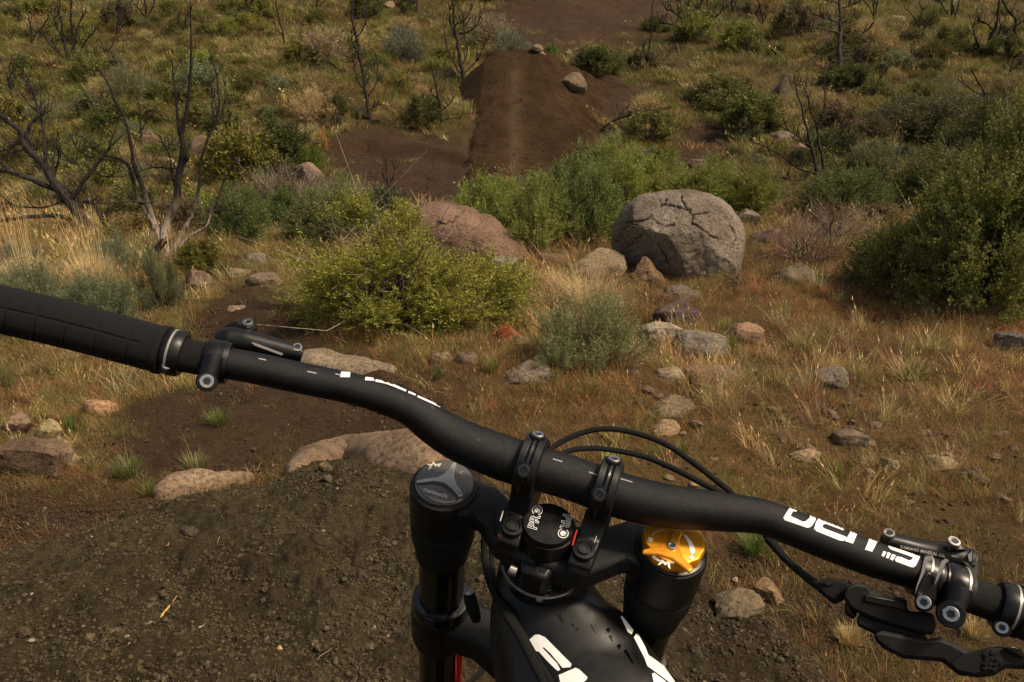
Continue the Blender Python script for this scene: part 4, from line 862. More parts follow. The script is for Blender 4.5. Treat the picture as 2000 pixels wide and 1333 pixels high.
def scatter(name, P, rot, scl, idx, tint, coll, label):
    m = bpy.data.meshes.new(name); n = len(P); m.vertices.add(n); m.vertices.foreach_set('co', np.asarray(P, np.float32).ravel())
    a = m.attributes.new('rot', 'FLOAT_VECTOR', 'POINT'); a.data.foreach_set('vector', np.asarray(rot, np.float32).ravel())
    a = m.attributes.new('scl', 'FLOAT_VECTOR', 'POINT'); a.data.foreach_set('vector', np.asarray(scl, np.float32).ravel())
    a = m.attributes.new('idx', 'INT', 'POINT'); a.data.foreach_set('value', np.asarray(idx, np.int32))
    cattr(m, 'tint', tint)
    o = link(bpy.data.objects.new(name, m)); g = bpy.data.node_groups.new(name, 'GeometryNodeTree')
    g.interface.new_socket('Geometry', in_out='INPUT', socket_type='NodeSocketGeometry'); g.interface.new_socket('Geometry', in_out='OUTPUT', socket_type='NodeSocketGeometry')
    gi = g.nodes.new('NodeGroupInput'); go = g.nodes.new('NodeGroupOutput'); ip = g.nodes.new('GeometryNodeInstanceOnPoints'); ci = g.nodes.new('GeometryNodeCollectionInfo')
    ci.inputs['Collection'].default_value = coll; ci.inputs['Separate Children'].default_value = True; ci.inputs['Reset Children'].default_value = True
    def na(nm, t):
        q = g.nodes.new('GeometryNodeInputNamedAttribute'); q.data_type = t; q.inputs[0].default_value = nm; return [x for x in q.outputs if x.enabled][0]
    L = g.links.new; L(gi.outputs[0], ip.inputs['Points']); L(ci.outputs[0], ip.inputs['Instance']); ip.inputs['Pick Instance'].default_value = True
    L(na('idx', 'INT'), ip.inputs['Instance Index']); L(na('rot', 'FLOAT_VECTOR'), ip.inputs['Rotation']); L(na('scl', 'FLOAT_VECTOR'), ip.inputs['Scale']); L(ip.outputs[0], go.inputs[0])
    md = o.modifiers.new('scatter', 'NODES'); md.node_group = g; tag(o, label, kind='stuff'); return o
RS = np.random.RandomState(4)
def band(y0, y1, dens, ang=38):
    """random points of a fan between distances y0 and y1"""
    A = math.tan(math.radians(ang)); area = A*(y1*y1-y0*y0); n = int(area*dens); Y = np.sqrt(RS.rand(n)*(y1*y1-y0*y0)+y0*y0); X = (RS.rand(n)*2-1)*A*Y; return X, Y
def rockmask(X, Y): return np.zeros(X.shape, bool)
def mix_tint(w, n):
    """choose a kind per point from weights, return kind and colour"""
    w = w/np.sum(w, 0); c = np.cumsum(w, 0); r = RS.rand(n); k = (r[None] > c).sum(0).clip(0, 5); col = GC[k]*(.55+.85*RS.rand(n, 1))*(1+.12*RS.normal(size=(n, 3))).clip(.7, 1.3); return k, col
P_, R_, S_, I_, T_ = [], [], [], [], []
for (y0, y1, dens, big) in [(1.2, 4.5, 980, .54), (4.5, 8, 760, .72), (8, 14, 260, .98)]:
    X, Y = band(y0, y1, dens, 40 if y0 < 8 else 38); Zt = H(X, Y); px, py, _ = proj(X, Y, Zt); D = dirtness(px, py, X, Y)
    cl = fbm(X*2.6, Y*2.6, 90, 3); w = grasskind(px, py, X, Y)
    hay = gau(px, py, 120, 520, 240, 90)
    bare = sst(.60, .45, cl)
    keep = RS.rand(len(X)) < np.clip((1-D*1.12)*(.30+.75*(1-bare)), .012, 1)
    md = polysd(X, Y, MP) < .12; keep &= ~(md)
    X, Y, Zt, px, py, w, hay = X[keep], Y[keep], Zt[keep], px[keep], py[keep], w[:, keep], hay[keep]; n = len(X); k, col = mix_tint(w, n)
    ix = RS.choice(6, n, p=[.2, .2, .12, .22, .14, .12]); ix = np.where((k == STRAW) & (RS.rand(n) < .6), RS.choice([2, 4, 6], n), ix); ix = np.where((k == RUST) & (RS.rand(n) < .7), RS.choice([3, 5, 1], n), ix)
    tall = (hay > .35) & (RS.rand(n) < .5*hay); ix = np.where(tall, 6, ix)
    s = big*(.55+.65*RS.rand(n)); s = np.where(tall, s*1.05, s)
    P_.append(np.stack([X, Y, Zt-.01], 1)); R_.append(np.stack([RS.normal(size=n)*.15, RS.normal(size=n)*.15, RS.rand(n)*6.28], 1)); S_.append(np.stack([s*1.1, s*1.1, s], 1)); I_.append(ix); T_.append(col)
cat_ = np.concatenate
scatter('meadow_grass', cat_(P_), cat_(R_), cat_(S_), cat_(I_), cat_(T_), PC, 'dry rust, straw and green grass covering the near ground')
P_, R_, S_, I_, T_ = [], [], [], [], []
for (y0, y1, dens) in [(13, 22, 38), (22, 34, 22), (34, 60, 9)]:
    X, Y = band(y0, y1, dens, 38); Zt = H(X, Y); px, py, _ = proj(X, Y, Zt); D = dirtness(px, py, X, Y); cl = fbm(X*.9, Y*.9, 92, 4); w = grasskind(px, py, X, Y)
    keep = (RS.rand(len(X)) < np.clip((1-D*1.2)*(.25+.95*sst(.40, .58, cl)), .004, 1)) & (py > -60)
    X, Y, Zt, w = X[keep], Y[keep], Zt[keep], w[:, keep]; n = len(X); k, col = mix_tint(w, n); ix = np.where(RS.rand(n) < .6, 8, 7); s = (.5+.8*RS.rand(n))*(1+.012*(Y-14))
    P_.append(np.stack([X, Y, Zt-.02], 1)); R_.append(np.stack([RS.normal(size=n)*.15, RS.normal(size=n)*.15, RS.rand(n)*6.28], 1)); S_.append(np.stack([s, s, s*.85], 1)); I_.append(ix); T_.append(col*.95)
scatter('slope_grass', cat_(P_), cat_(R_), cat_(S_), cat_(I_), cat_(T_), PC, 'tufted dry and olive grass covering the far slope')
# low scrub that merges on the slope
SB = bpy.data.collections.new('scrub_prototypes'); M_scrub = leafmat('scrub_leaf', trans=.3, src='INST')
for i in range(4):
    lm, sm = shrub_meshes(seed=70+i, W_=1.0, D_=.9, H_=.5, nleaf=1500, mat=M_scrub, lumps=8, per=12, lumpr=.36, bare=0, stiff=.5, upright=.4, L=.07, Wd=(.03, .014, .03, .012)[i]); SB.objects.link(bpy.data.objects.new('s%02d' % i, lm))
P_, S_, I_, T_ = [], [], [], []
for (y0, y1, dens) in [(12, 20, 1.6), (20, 34, 1.5), (34, 62, .8)]:
    X, Y = band(y0, y1, dens, 38); Zt = H(X, Y); px, py, _ = proj(X, Y, Zt); D = dirtness(px, py, X, Y); cl = fbm(X*.35, Y*.35, 97, 3)
    keep = (RS.rand(len(X)) < np.clip((1-D*1.4), 0, 1)*sst(.38, .58, cl)) & (py < 440) & ~((X > -1.6) & (X < 4.5) & (Y > 15) & (Y < 28)); X, Y, Zt = X[keep], Y[keep], Zt[keep]; n = len(X)
    pal = np.array([(.11, .12, .028), (.17, .165, .038), (.22, .21, .05), (.16, .16, .08), (.075, .085, .02), (.30, .24, .10)]); col = pal[RS.choice(6, n, p=[.2, .26, .18, .12, .12, .12])]*(.7+.6*RS.rand(n, 1)); s_ = .25+.55*RS.rand(n)**1.5
    P_.append(np.stack([X, Y, Zt-.03], 1)); S_.append(np.stack([s_, s_, s_*(.7+.5*RS.rand(n))], 1)); I_.append(RS.randint(0, 4, n)); T_.append(col)
nn_ = sum(len(x) for x in I_); scatter('slope_scrub', cat_(P_), np.stack([np.zeros(nn_), np.zeros(nn_), RS.rand(nn_)*6.28], 1), cat_(S_), cat_(I_), cat_(T_), SB, 'low merging scrub covering the far slope between the shrubs')
# gravel and clods
P_, R_, S_, I_, T_ = [], [], [], [], []
for (y0, y1, dens, sz, ang) in [(.5, 3.4, 20000, .0036, 46), (.5, 3.4, 3000, .0058, 46), (.5, 3.4, 120, .009, 46), (3.4, 9, 900, .009, 40), (9, 30, 60, .016, 36)]:
    X, Y = band(y0, y1, dens, ang); Zt = H(X, Y); Zt = np.where((X > -2) & (X < 4.8) & (Y > 15), np.maximum(Zt, ramp_height(X, Y)+CZ), Zt); px, py, _ = proj(X, Y, Zt); D = dirtness(px, py, X, Y)
    on = polysd(X, Y, MP) < .02; cl = fbm(X*3, Y*3, 95, 4); nn = sst(7, 2.0, np.hypot(X, Y))
    c1 = fbm(X*22, Y*22, 61, 3); c2 = vn(X*75, Y*75, 62); ru = fbm(X*5, Y*5+X*2, 63, 3)
    Zt = Zt+nn*((c1-.5)*.024+(c2-.5)*.010+np.abs(ru-.5)*-.05+.01)*(.4+.6*D)
    keep = (RS.rand(len(X)) < np.clip((.28+.72*D)*(.25+1.1*sst(.42, .6, cl)), .03, 1)) & (np.hypot(X, Y) > .4)
    X, Y, Zt, on = X[keep], Y[keep], Zt[keep], on[keep]; n = len(X); s = sz*(.5+1.1*RS.rand(n)**3.5*3.0)
    base = np.where(on[:, None], np.array([[.092, .070, .036]]), np.array([[.085, .055, .032]])); pale = RS.rand(n) < .006
    col = base*(.45+.55*RS.rand(n, 1)); col[pale] = np.array([.34, .27, .19])*(.5+.6*RS.rand(pale.sum(), 1)); gr = RS.rand(n) < .2; col[gr] = np.array([.085, .068, .045])*(.6+.6*RS.rand(gr.sum(), 1))
    P_.append(np.stack([X, Y, Zt+s*.05], 1)); R_.append(RS.rand(n, 3)*6.28*np.array([.08, .08, 1])); S_.append(s[:, None]*(.75+.5*RS.rand(n, 3))); I_.append(RS.randint(0, 5, n)); T_.append(col)
scatter('gravel', cat_(P_), cat_(R_), cat_(S_), cat_(I_), cat_(T_), SCN, 'loose gravel and crumbs of soil on the bare dirt')
# broken stone lying in the right-hand grass
rs_s = random.Random(31); ns_ = 0
while ns_ < 64:
    x = rs_s.uniform(1080, 1990); y = rs_s.triangular(640, 1010, 900)
    p, d = G(x, y); w_ = rs_s.uniform(12, 34); o = link(bpy.data.objects.new('stone', rock_me[rs_s.randrange(9)])); k = w_*d/F
    o.scale = (k, k*rs_s.uniform(.6, .9), k*rs_s.uniform(.35, .6)); o.rotation_euler = (rs_s.uniform(-.2, .2), rs_s.uniform(-.2, .2), rs_s.uniform(0, 6)); o.location = p-Vector((0, 0, k*.12))
    c_ = rs_s.choice([(.26, .18, .12), (.20, .15, .11), (.32, .23, .15), (.17, .12, .09)]); o.color = (*c_, 1)
    tag(o, 'small broken stone half buried in the dry grass right of the handlebar stem', 'stone', 'small broken stones in the right-hand grass'); ns_ += 1
# distinct grass bunches
def bunch(px, py, w, h, col, label, tall=0, seed=0, n=150, cat='grass tuft'):
    p, d = G(px, py); s = d/F; rs = np.random.RandomState(seed+int(px)); V = []; Fc = []; rn = []; W_ = w*s/2; Hh = h*s
    for i in range(n):
        a = rs.rand()*6.28; r = W_*.30*math.sqrt(rs.rand()); b = np.array([math.cos(a)*r, math.sin(a)*r, 0]); a2 = a+rs.normal()*.5; dd = np.array([math.cos(a2), math.sin(a2), 0]); L = Hh*(.45+.6*rs.rand())
        tl = i < tall
        if tl: L = Hh*(1.6+.9*rs.rand())
        o = W_*(.15+.75*rs.rand())*(.8 if not tl else .7); sd = np.array([-dd[1], dd[0], 0]); wd = max(.0035, .9*s)*(.7+.6*rs.rand())*(1 if not tl else .8); n0 = len(V)
        for j, t in enumerate((0, .4, .75, 1)):
            c = b+dd*o*(t*.5+.5*t*t)+np.array([0, 0, L*(t-.22*t*t)]); ww = wd*(1, .8, .5, 0)[j]
            if j < 3: V += [c-sd*ww/2, c+sd*ww/2]
            else: V.append(c)
        Fc += [(n0, n0+1, n0+3, n0+2), (n0+2, n0+3, n0+5, n0+4), (n0+4, n0+5, n0+6)]; rn += [(.97 if tl else rs.rand()*.9)]*7
    m = bpy.data.meshes.new('grass_tuft'); m.from_pydata([tuple(v) for v in V], [], Fc); fattr(m, 'rnd', rn); m.materials.append(M_bunch)
    o = link(bpy.data.objects.new('grass_tuft', m)); o.location = p-Vector((0, 0, .01)); o.color = (*col, 1); tag(o, label, cat); return o
M_bunch = leafmat('bunch_blade', trans=.3, var=.4)
GT = (.135, .155, .034); GS = (.22, .21, .065); ST = (.50, .37, .16)
for a in [
 (1432, 652, 100, 50, GT, 'green grass tuft right of the dark purple rock', 0), (1565, 688, 112, 56, GS, 'yellow-green grass tuft with tall straw stems', 9), (1790, 734, 84, 46, GT, 'green grass tuft in the right-hand rust grass', 0),
 (430, 832, 90, 50, GT, 'green grass tuft in the dirt below the left end of the bar', 0), (385, 920, 90, 54, (.20, .19, .07), 'pale green grass tuft just above the left rim of the mound', 3), (855, 742, 44, 48, (.10, .15, .035), 'narrow bright green grass tuft below the yellow-green bush', 0),
 (962, 730, 66, 50, GS, 'straw-tipped grass tuft below the orange-red rock', 2), (1880+0, 690, 80, 50, ST, 'straw-coloured grass tuft at the right edge of the rust grass', 3), (1400, 745, 60, 50, ST, 'straw grass tuft below the pale flat-sided rock', 4),
 (250, 930, 110, 60, (.15, .17, .05), 'green grass tuft beside the left rock pile', 1), (140, 850, 46, 74, (.12, .17, .04), 'upright leafy green weed beside the left rock pile', 0), (20, 770, 60, 110, (.17, .17, .06), 'tall grey-green grass at the left photo edge', 3),
 (700, 790, 50, 26, ST, 'thin straw grass wisps in front of the bar by the path', 0), (1425, 690, 50, 60, GS, 'yellow-green upright weed left of the tan orange-tipped rock', 1), (1318, 660, 30, 44, (.25, .26, .08), 'single yellow-green weed spike in front of the dark purple rock', 0), (1394, 560, 26, 54, (.24, .25, .08), 'yellow-green weed spike at the foot of the big boulder', 0),
 (1640, 425, 120, 44, ST, 'straw grass clump left of the pointed grey rock', 0), (1720, 425, 80, 36, ST, 'straw grass clump at the foot of the pointed grey rock', 0), (1780, 320, 60, 42, (.42, .33, .10), 'golden grass clump behind the pointed grey rock', 0),
 (1470, 1080, 110, 66, (.13, .18, .04), 'bright green grass tuft under the right half of the bar', 2), (1330, 895, 60, 60, GT, 'green grass tuft above the brake hose loops', 0), (1640, 935, 60, 60, GT, 'green grass tuft right of the pale tan flat stone', 0), (290, 968, 60, 40, GT, 'green grass tuft at the left end of the smaller ledge', 0),
 (1660, 1260, 90, 60, ST, 'straw grass tuft beneath the gear shifter', 0), (1900, 1245, 80, 60, ST, 'straw grass tuft beneath the right brake clamp', 0), (1765, 690, 16, 90, ST, 'tall forked straw stem below the dark right-hand bush', 0)]:
    bunch(*a[:6], tall=a[6], n=230 if a[2] > 60 else (14 if a[2] < 40 else 90))
for (x0, x1, yb, h, n, lab) in [(0, 130, 600, 130, 1500, 'tall straw grass stand at the far left behind the grip'), (120, 260, 588, 118, 1300, 'tall straw grass stand left of the forked burnt tree'), (1050, 1260, 605, 78, 800, 'tall thin straw grass behind the grey sagebrush')]:
    bunch((x0+x1)/2, yb, x1-x0+30, h, (.66, .50, .26) if x0 < 1000 else (.50, .37, .19), lab, tall=60, n=n, cat='tall grass')
# litter on the mound
def chip(px, py, px2, py2, r, col, label, cat='wood chip', name='wood_chip'):
    a, _ = G(px, py); b, _ = G(px2, py2); a += Vector((0, 0, .004)); b += Vector((0, 0, .02)); m, t, bs = newmat(name); g = nd(t, 'ShaderNodeNewGeometry').outputs['Position']
    c = mixc(t, ramp(t, noi(t, 300, 4, .7, g), [(.4, 0), (.6, 1)]), tuple(x*.5 for x in col), col); t.links.new(c, bs.inputs['Base Color']); bs.inputs['Roughness'].default_value = .75
    P = [a, a.lerp(b, .25)+Vector((0, 0, .003)), a.lerp(b, .55), a.lerp(b, .7)+Vector((.002, 0, 0)), b]
    o = MB().add(*sweep(P, [r*.35, r, r*.9, r*.45, r*.25], 5, flat=.5)).build(name, m, origin=a, smooth=False); tag(o, label, cat); return o
chip(310, 1216, 348, 1174, .0045, (.62, .36, .10), 'bright yellow-orange wood splinter lying on the dark mound')
chip(322, 1080, 332, 1070, .005, (.40, .20, .09), 'small reddish wood bit on the mound above the splinter')
chip(758, 872, 775, 898, .009, (.62, .50, .33), 'pale dry leaf scrap on the ledge crest', cat='leaf scrap', name='leaf_scrap')
chip(610, 1262, 614, 1274, .0025, (.50, .20, .13), 'tiny pink-red splinter low on the mound')
chip(617, 1294, 656, 1274, .0009, (.40, .33, .24), 'thin grey stalk lying low on the mound', cat='stalk', name='stalk')
chip(386, 1234, 404, 1231, .004, (.42, .34, .22), 'short tan chip right of the yellow splinter')
chip(425, 1068, 433, 1047, .0008, (.40, .32, .2), 'thin curved straw on the mound slope', cat='stalk', name='stalk')
def clod(px, py, r, col, label, name='stone', cat='stone'):
    p, d = G(px, py); o = link(bpy.data.objects.new(name, rock_me[int(px) % 9])); k = r*2*d/F; o.scale = (k, k*.9, k*.8); o.location = p-Vector((0, 0, k*.15)); o.color = (*col, 1); tag(o, label, cat)
for a in [(48, 1245, 14, (.10, .065, .04), 'dark clod near the left photo edge on the mound'), (177, 1252, 10, (.30, .22, .14), 'small tan stone left of the yellow splinter'), (227, 1240, 11, (.24, .18, .12), 'beige-flecked clod left of the yellow splinter'), (547, 1268, 6, (.52, .38, .17), 'tiny yellow pebble low on the mound'),
          (660, 960, 5, (.7, .66, .6), 'white pebble near the crest of the mound'), (340, 1060, 4, (.7, .66, .6), 'white pebble in the middle of the mound'), (370, 1045, 15, (.09, .07, .05), 'knobbly dark clod beside the small white pebble'), (635, 920, 13, (.17, .125, .08), 'brown clod just below the tan ledge'), (640, 940, 10, (.14, .11, .08), 'grey-brown clod near the crest white pebble'), (705, 1130, 12, (.08, .06, .04), 'dark clod beside the left fork leg'),
          (1435, 1136, 6, (.5, .42, .33), 'small white stone under the right shifter cable')]:
    clod(*a)
# ------------------------------------------------------------------ mountain bike cockpit
def camv(v): return Vector((v[0], v[2]*C22-v[1]*S22, -(v[2]*S22+v[1]*C22)))
_xh = Vector((.170, .046, -.038)).normalized(); _u = -Vector((-.073, .79, .608)).normalized(); _xh = (_xh-_u*_xh.dot(_u)).normalized()
XH, UH = camv(_xh), camv(_u); FH = UH.cross(XH).normalized(); CAMP = Vector((0, 0, CZ))
C0 = CAMP+camv((.032, .134, .581))
def BP(a, b, c): return C0+XH*a+FH*b+UH*c
def ray(px, py): return camv(((px-1000)/F, (py-666.5)/F, 1))
def onp(px, py, c):
    """point on the bike plane at height c under a photo pixel"""
    r = ray(px, py); t = ((C0-CAMP).dot(UH)+c)/r.dot(UH); return CAMP+r*t
def loc(p): q = p-C0; return q.dot(XH), q.dot(FH), q.dot(UH)
K_matte = hardmat('matte_black', (.0035, .0033, .0033), .36, dust=.05, spec=.28, grain=.0004)
K_alloy = hardmat('black_anodised', (.0035, .0033, .0033), .34, metal=.0, dust=.03, spec=.35)
K_gloss = hardmat('gloss_black', (.004, .004, .004), .10, dust=.03, spec=.6)
K_rubber = hardmat('rubber', (.0055, .005, .0045), .65, dust=.05, spec=.25, grain=.001)
K_frame = hardmat('satin_black_paint', (.0032, .0032, .0032), .40, dust=.02, spec=.32)
K_steel = hardmat('steel', (.50, .48, .45), .28, metal=1, dust=.10)
K_bolt = hardmat('black_bolt', (.05, .05, .05), .25, metal=.7, dust=.1)
K_grey = hardmat('dark_grey_alloy', (.14, .13, .12), .32, metal=.6, dust=.08)
K_ridge = hardmat('brushed_alloy', (.42, .40, .37), .30, metal=.8, dust=.05)
K_orange = hardmat('orange_anodised', (.90, .36, .02), .30, metal=.6, dust=.03, spec=.6)
K_white = hardmat('white_print', (.78, .77, .75), .40, dust=.05)
K_cream = hardmat('pale_print', (.50, .45, .40), .5, dust=.05)
K_faint = hardmat('faint_print', (.28, .26, .25), .5, dust=.05)
K_red = hardmat('red_paint', (.60, .012, .010), .35, dust=.03)
K_edge = hardmat('bare_edge', (.34, .32, .30), .4, metal=.5, dust=.2)
K_drop = hardmat('mud_speck', (.004, .0035, .003), .5, dust=0)
bike = empty('mountain_bike', (C0-UH*1.12))
tag(bike, 'black downhill mountain bike handlebar, stem, twin-crown fork and top tube in the foreground', 'bicycle')
bike_inv = Matrix.Translation(-bike.location)
def fit(o, parent=None):
    """parent to the bike (or a part of it) keeping the place"""
    par = parent or bike; o.parent = par
    w = Vector((0, 0, 0)); q = par
    while q is not None: w += q.location; q = q.parent
    o.location = o.location-w; return o
def part(B, name, mat, parent=None, bevel=0, smooth=True, origin=None):
    org = origin if origin is not None else sum((Vector(v) for v in B.v), Vector())/len(B.v)
    o = B.build(name, mat, None, smooth, org, bevel); fit(o, parent); o['w'] = 1; del o['w']
    return o
def bvh_of(*Bs):
    V = []; Fc = []
    for B in Bs: n = len(V); V += [Vector(v) for v in B.v]; Fc += [tuple(i+n for i in f) for f in B.f]
    return BVHTree.FromPolygons(V, Fc)
def hit(T, px, py):
    r = ray(px, py).normalized(); h = T.ray_cast(CAMP, r); return (h[0], h[1] if h[1].dot(r) < 0 else -h[1]) if h[0] is not None else (None, None)
def decal(polys, T, name, mat, parent=None, off=.00035, cell=3.0, c=None, thick=0):
    """print on a surface: polygons traced in the photo laid on the mesh (T) or on bike plane c"""
    if len(polys) > 1:
        return [decal([p], T, {'lettering': 'letter'}.get(name, name), mat, parent, off, cell, c, thick) for p in polys]
    B = MB()
    for poly in polys:
        P = []
        n = len(poly)
        for i in range(n):
            a, b = poly[i], poly[(i+1) % n]; k = max(1, int(math.hypot(b[0]-a[0], b[1]-a[1])/cell))
            P += [(a[0]+(b[0]-a[0])*j/k, a[1]+(b[1]-a[1])*j/k) for j in range(k)]
        ed = [(i, (i+1) % len(P)) for i in range(len(P))]; xs = [p[0] for p in P]; ys = [p[1] for p in P]; I = []
        gx = np.arange(min(xs)+cell*.5, max(xs), cell); gy = np.arange(min(ys)+cell*.5, max(ys), cell)
        if len(gx) and len(gy) and c is None:
            A, Bq = np.meshgrid(gx, gy); A = A.ravel(); Bq = Bq.ravel(); k = polysd(A, Bq, P) < -cell*.4; I = list(zip(A[k], Bq[k]))
        vo, _, fo, *_r = delaunay_2d_cdt([Vector(p) for p in P]+[Vector((float(x), float(y))) for x, y in I], ed, [], 1, 1e-4)
        V = []; ok = []
        for q in vo:
            if c is not None: V.append(onp(q[0], q[1], c)); ok.append(True)
            else:
                h, nn = hit(T, q[0], q[1])
                if h is None: V.append(Vector((0, 0, 0))); ok.append(False)
                else: V.append(h+nn*off); ok.append(True)
        B.add(V, [f for f in fo if all(ok[i] for i in f)])
    if thick:
        n = len(B.v)
    o = part(B, name, mat, parent, smooth=True)
    return o
def text_px(s, o, ux, size, T=None, c=None, name='lettering', mat=None, parent=None, vx=None, arc=None, off=.0003, bold=0, cellskip=False):
    """lettering starting at pixel o, running along ux (unit px vector), cap height ~.72*size px"""
    cu = bpy.data.curves.new(name, 'FONT'); cu.body = s; cu.size = 1; cu.resolution_u = 2; cu.offset = bold; tmp = bpy.data.objects.new('t', cu); COL.objects.link(tmp)
    bpy.context.view_layer.update(); me = bpy.data.meshes.new_from_object(tmp); bpy.data.objects.remove(tmp)
    vx = vx or (ux[1], -ux[0]); V = []
    wtot = max(v.co.x for v in me.vertices)
    bad = set()
    for i, v in enumerate(me.vertices):
        x, y = v.co.x*size, v.co.y*size
        if arc:  # (cx, cy, r, start angle, sign): letters follow a circle in pixel space
            cx, cy, r, a0, sg, sq = arc; a = a0+sg*x/r; rr_ = r-y*(1 if sg < 0 else -1)
            p = (cx+math.cos(a)*rr_, cy+math.sin(a)*rr_*sq)
        else: p = (o[0]+ux[0]*x+vx[0]*y, o[1]+ux[1]*x+vx[1]*y)
        if c is not None: V.append(onp(p[0], p[1], c))
        else:
            h, n = hit(T, *p)
            if h is None: bad.add(i); V.append(C0)
            else: V.append(h+n*off)
    Fc = [tuple(p.vertices) for p in me.polygons if not any(i in bad for i in p.vertices)]
    return part(MB().add(V, Fc), name, mat or K_white, parent, smooth=False)
def bolt(parent, px, py, T, r=.0045, name='bolt', ring=K_steel, pt=None, nrm=None, hexs=6):
    p, n = (pt, nrm) if pt is not None else hit(T, px, py)
    if p is None: return None
    o = part(MB().add(*lathe([(r*.55, -.003), (r, -.002), (r, .0008), (r*.9, .0014), (r*.62, .0014), (r*.56, .0006)], p, n, 24)), name, ring, parent)
    part(MB().add(*lathe([(r*.54, -.003), (r*.54, .0008)], p, n, hexs)), 'socket', K_drop, o); return o

# --- handlebar
BARP = [(-170, 566, .520, 31), (120, 632, .540, 31), (343, 690, .550, 31), (490, 718, .560, 31), (550, 731, .563, 31), (620, 745.5, .567, 30.5), (690, 760, .570, 30.5), (740, 775, .572, 31), (800, 798, .574, 33), (850, 833, .575, 38), (900, 861.5, .575, 42), (980, 893, .574, 45),
        (1040, 912, .572, 44), (1100, 929, .570, 43), (1160, 950, .568, 43.5), (1220, 970.5, .565, 44.5), (1300, 988, .560, 43), (1400, 999, .556, 38), (1480, 1008, .553, 34.5), (1530, 1024.5, .550, 34.5), (1610, 1056, .546, 35.5), (1700, 1090.5, .540, 35), (1780, 1116.5, .535, 33.5), (1830, 1137, .531, 32), (1931, 1175, .524, 31.5), (2000, 1200, .518, 31.5), (2230, 1290, .50, 31.5)]
bP, bR = smoothpts([cam(x, y, d) for x, y, d, r in BARP], [r*d/F for x, y, d, r in BARP], 8)
B = MB().add(*sweep(bP, bR, 40)); barT = bvh_of(B); bar = part(B, 'handlebar', K_matte)
bXs = [proj(p.x, p.y, p.z)[0] for p in bP]
def barat(px):
    i = min(range(len(bP)-1), key=lambda i: abs(bXs[i]-px)); i = max(1, min(len(bP)-2, i)); t = (px-bXs[i])/(bXs[i+1]-bXs[i]); p = bP[i].lerp(bP[i+1], t)
    return p, (bP[i+1]-bP[i-1]).normalized(), bR[i]
def ringon(px, prof, n=40):
    p, T, r = barat(px); V, Fc = lathe(prof, p, T, n); return V, Fc
def mm(px0, px1): a = barat(px0)[0]; b = barat(px1)[0]; return (b-a).length
# DEITY lettering on the right of the bar (partly wrapping over the top), as traced
Z6 = lambda L: [(1400+x/3.3333, 933+y/3.3333) for x, y in L]
dei = [Z6([(432, 262), (462, 215), (478, 196), (500, 194), (527, 205), (516, 226), (496, 222), (478, 252), (560, 290), (575, 288), (600, 268), (614, 236), (632, 241), (650, 249), (641, 282), (618, 316), (602, 326), (585, 328), (440, 278)]),
       Z6([(645, 290), (665, 264), (690, 268), (830, 324), (824, 348), (706, 304), (690, 310), (688, 324), (700, 334), (842, 388), (838, 402), (826, 414), (800, 412), (650, 352), (632, 335)]),
       Z6([(878, 340), (921, 352), (885, 432), (832, 414), (845, 395)]), Z6([(996, 390), (1054, 403), (1010, 484), (962, 470), (968, 460)]),
       Z6([(1118, 440), (1140, 437), (1285, 490), (1318, 500), (1322, 520), (1295, 575), (1280, 586), (1260, 584), (1165, 548), (1158, 535), (1172, 515), (1200, 520), (1250, 542), (1270, 535), (1275, 522), (1130, 470), (1116, 455)]),
       Z6([(1085, 480), (1103, 487), (1086, 517), (1070, 510)]), Z6([(1112, 488), (1132, 496), (1116, 530), (1098, 522)]), Z6([(1140, 500), (1164, 508), (1146, 542), (1126, 534)])]
decal(dei, barT, 'lettering', K_white, bar, cell=1.9)
Z1 = lambda L: [(560+x/2.857, 680+y/2.857) for x, y in L]
left = [Z1([(304, 130), (355, 134), (352, 162), (298, 160)]), Z1([(440, 160), (490, 166), (488, 182), (436, 178)]), Z1([(497, 174), (560, 184), (668, 233), (664, 242), (600, 216), (552, 198), (493, 186)]),
        Z1([(680, 238), (720, 256), (716, 264), (676, 248)]), Z1([(730, 262), (896, 338), (890, 346), (728, 272)]), Z1([(912, 345), (1080, 414), (1072, 420), (910, 354)])]
decal([[(x, y+1.2) for x, y in p] for p in left], barT, 'lettering', K_white, bar, cell=2.5)
def streak(px0, px1, f):
    out = []
    for x in (px0, px1): p, T, r = barat(x); q = proj(p.x, p.y, p.z); out.append((x, q[1]+f*r*F/q[2]))
    (a, b), (c, d) = out; return [(a, b-1), (c, d-1), (c, d+1.2), (a, b+1.2)]
for a in [(1080, 1098, -.6), (1150, 1168, -.55), (1185, 1235, -.72), (505, 520, -.65), (600, 618, -.5), (655, 668, -.7)]:
    decal([streak(*a)], barT, 'scuff', K_faint, bar, cell=4)
def blob(x, y, r, seed=0):
    rs_ = random.Random(int(x*3+y)); return [(x+math.cos(a/9*6.283)*r*(.7+.5*rs_.random()), y+math.sin(a/9*6.283)*r*.8*(.7+.5*rs_.random())) for a in range(9)]
decal([blob(845, 797, 4.5), blob(934, 860, 4.5), blob(832, 834, 3), blob(843, 840, 2.4), blob(1068, 985, 2), blob(1258, 984, 3.5), blob(1336, 988, 4), blob(1306, 946, 4), blob(1200, 955, 2), blob(508, 712, 2.5), blob(560, 745, 2)], barT, 'mud_speck', K_drop, bar, cell=3)

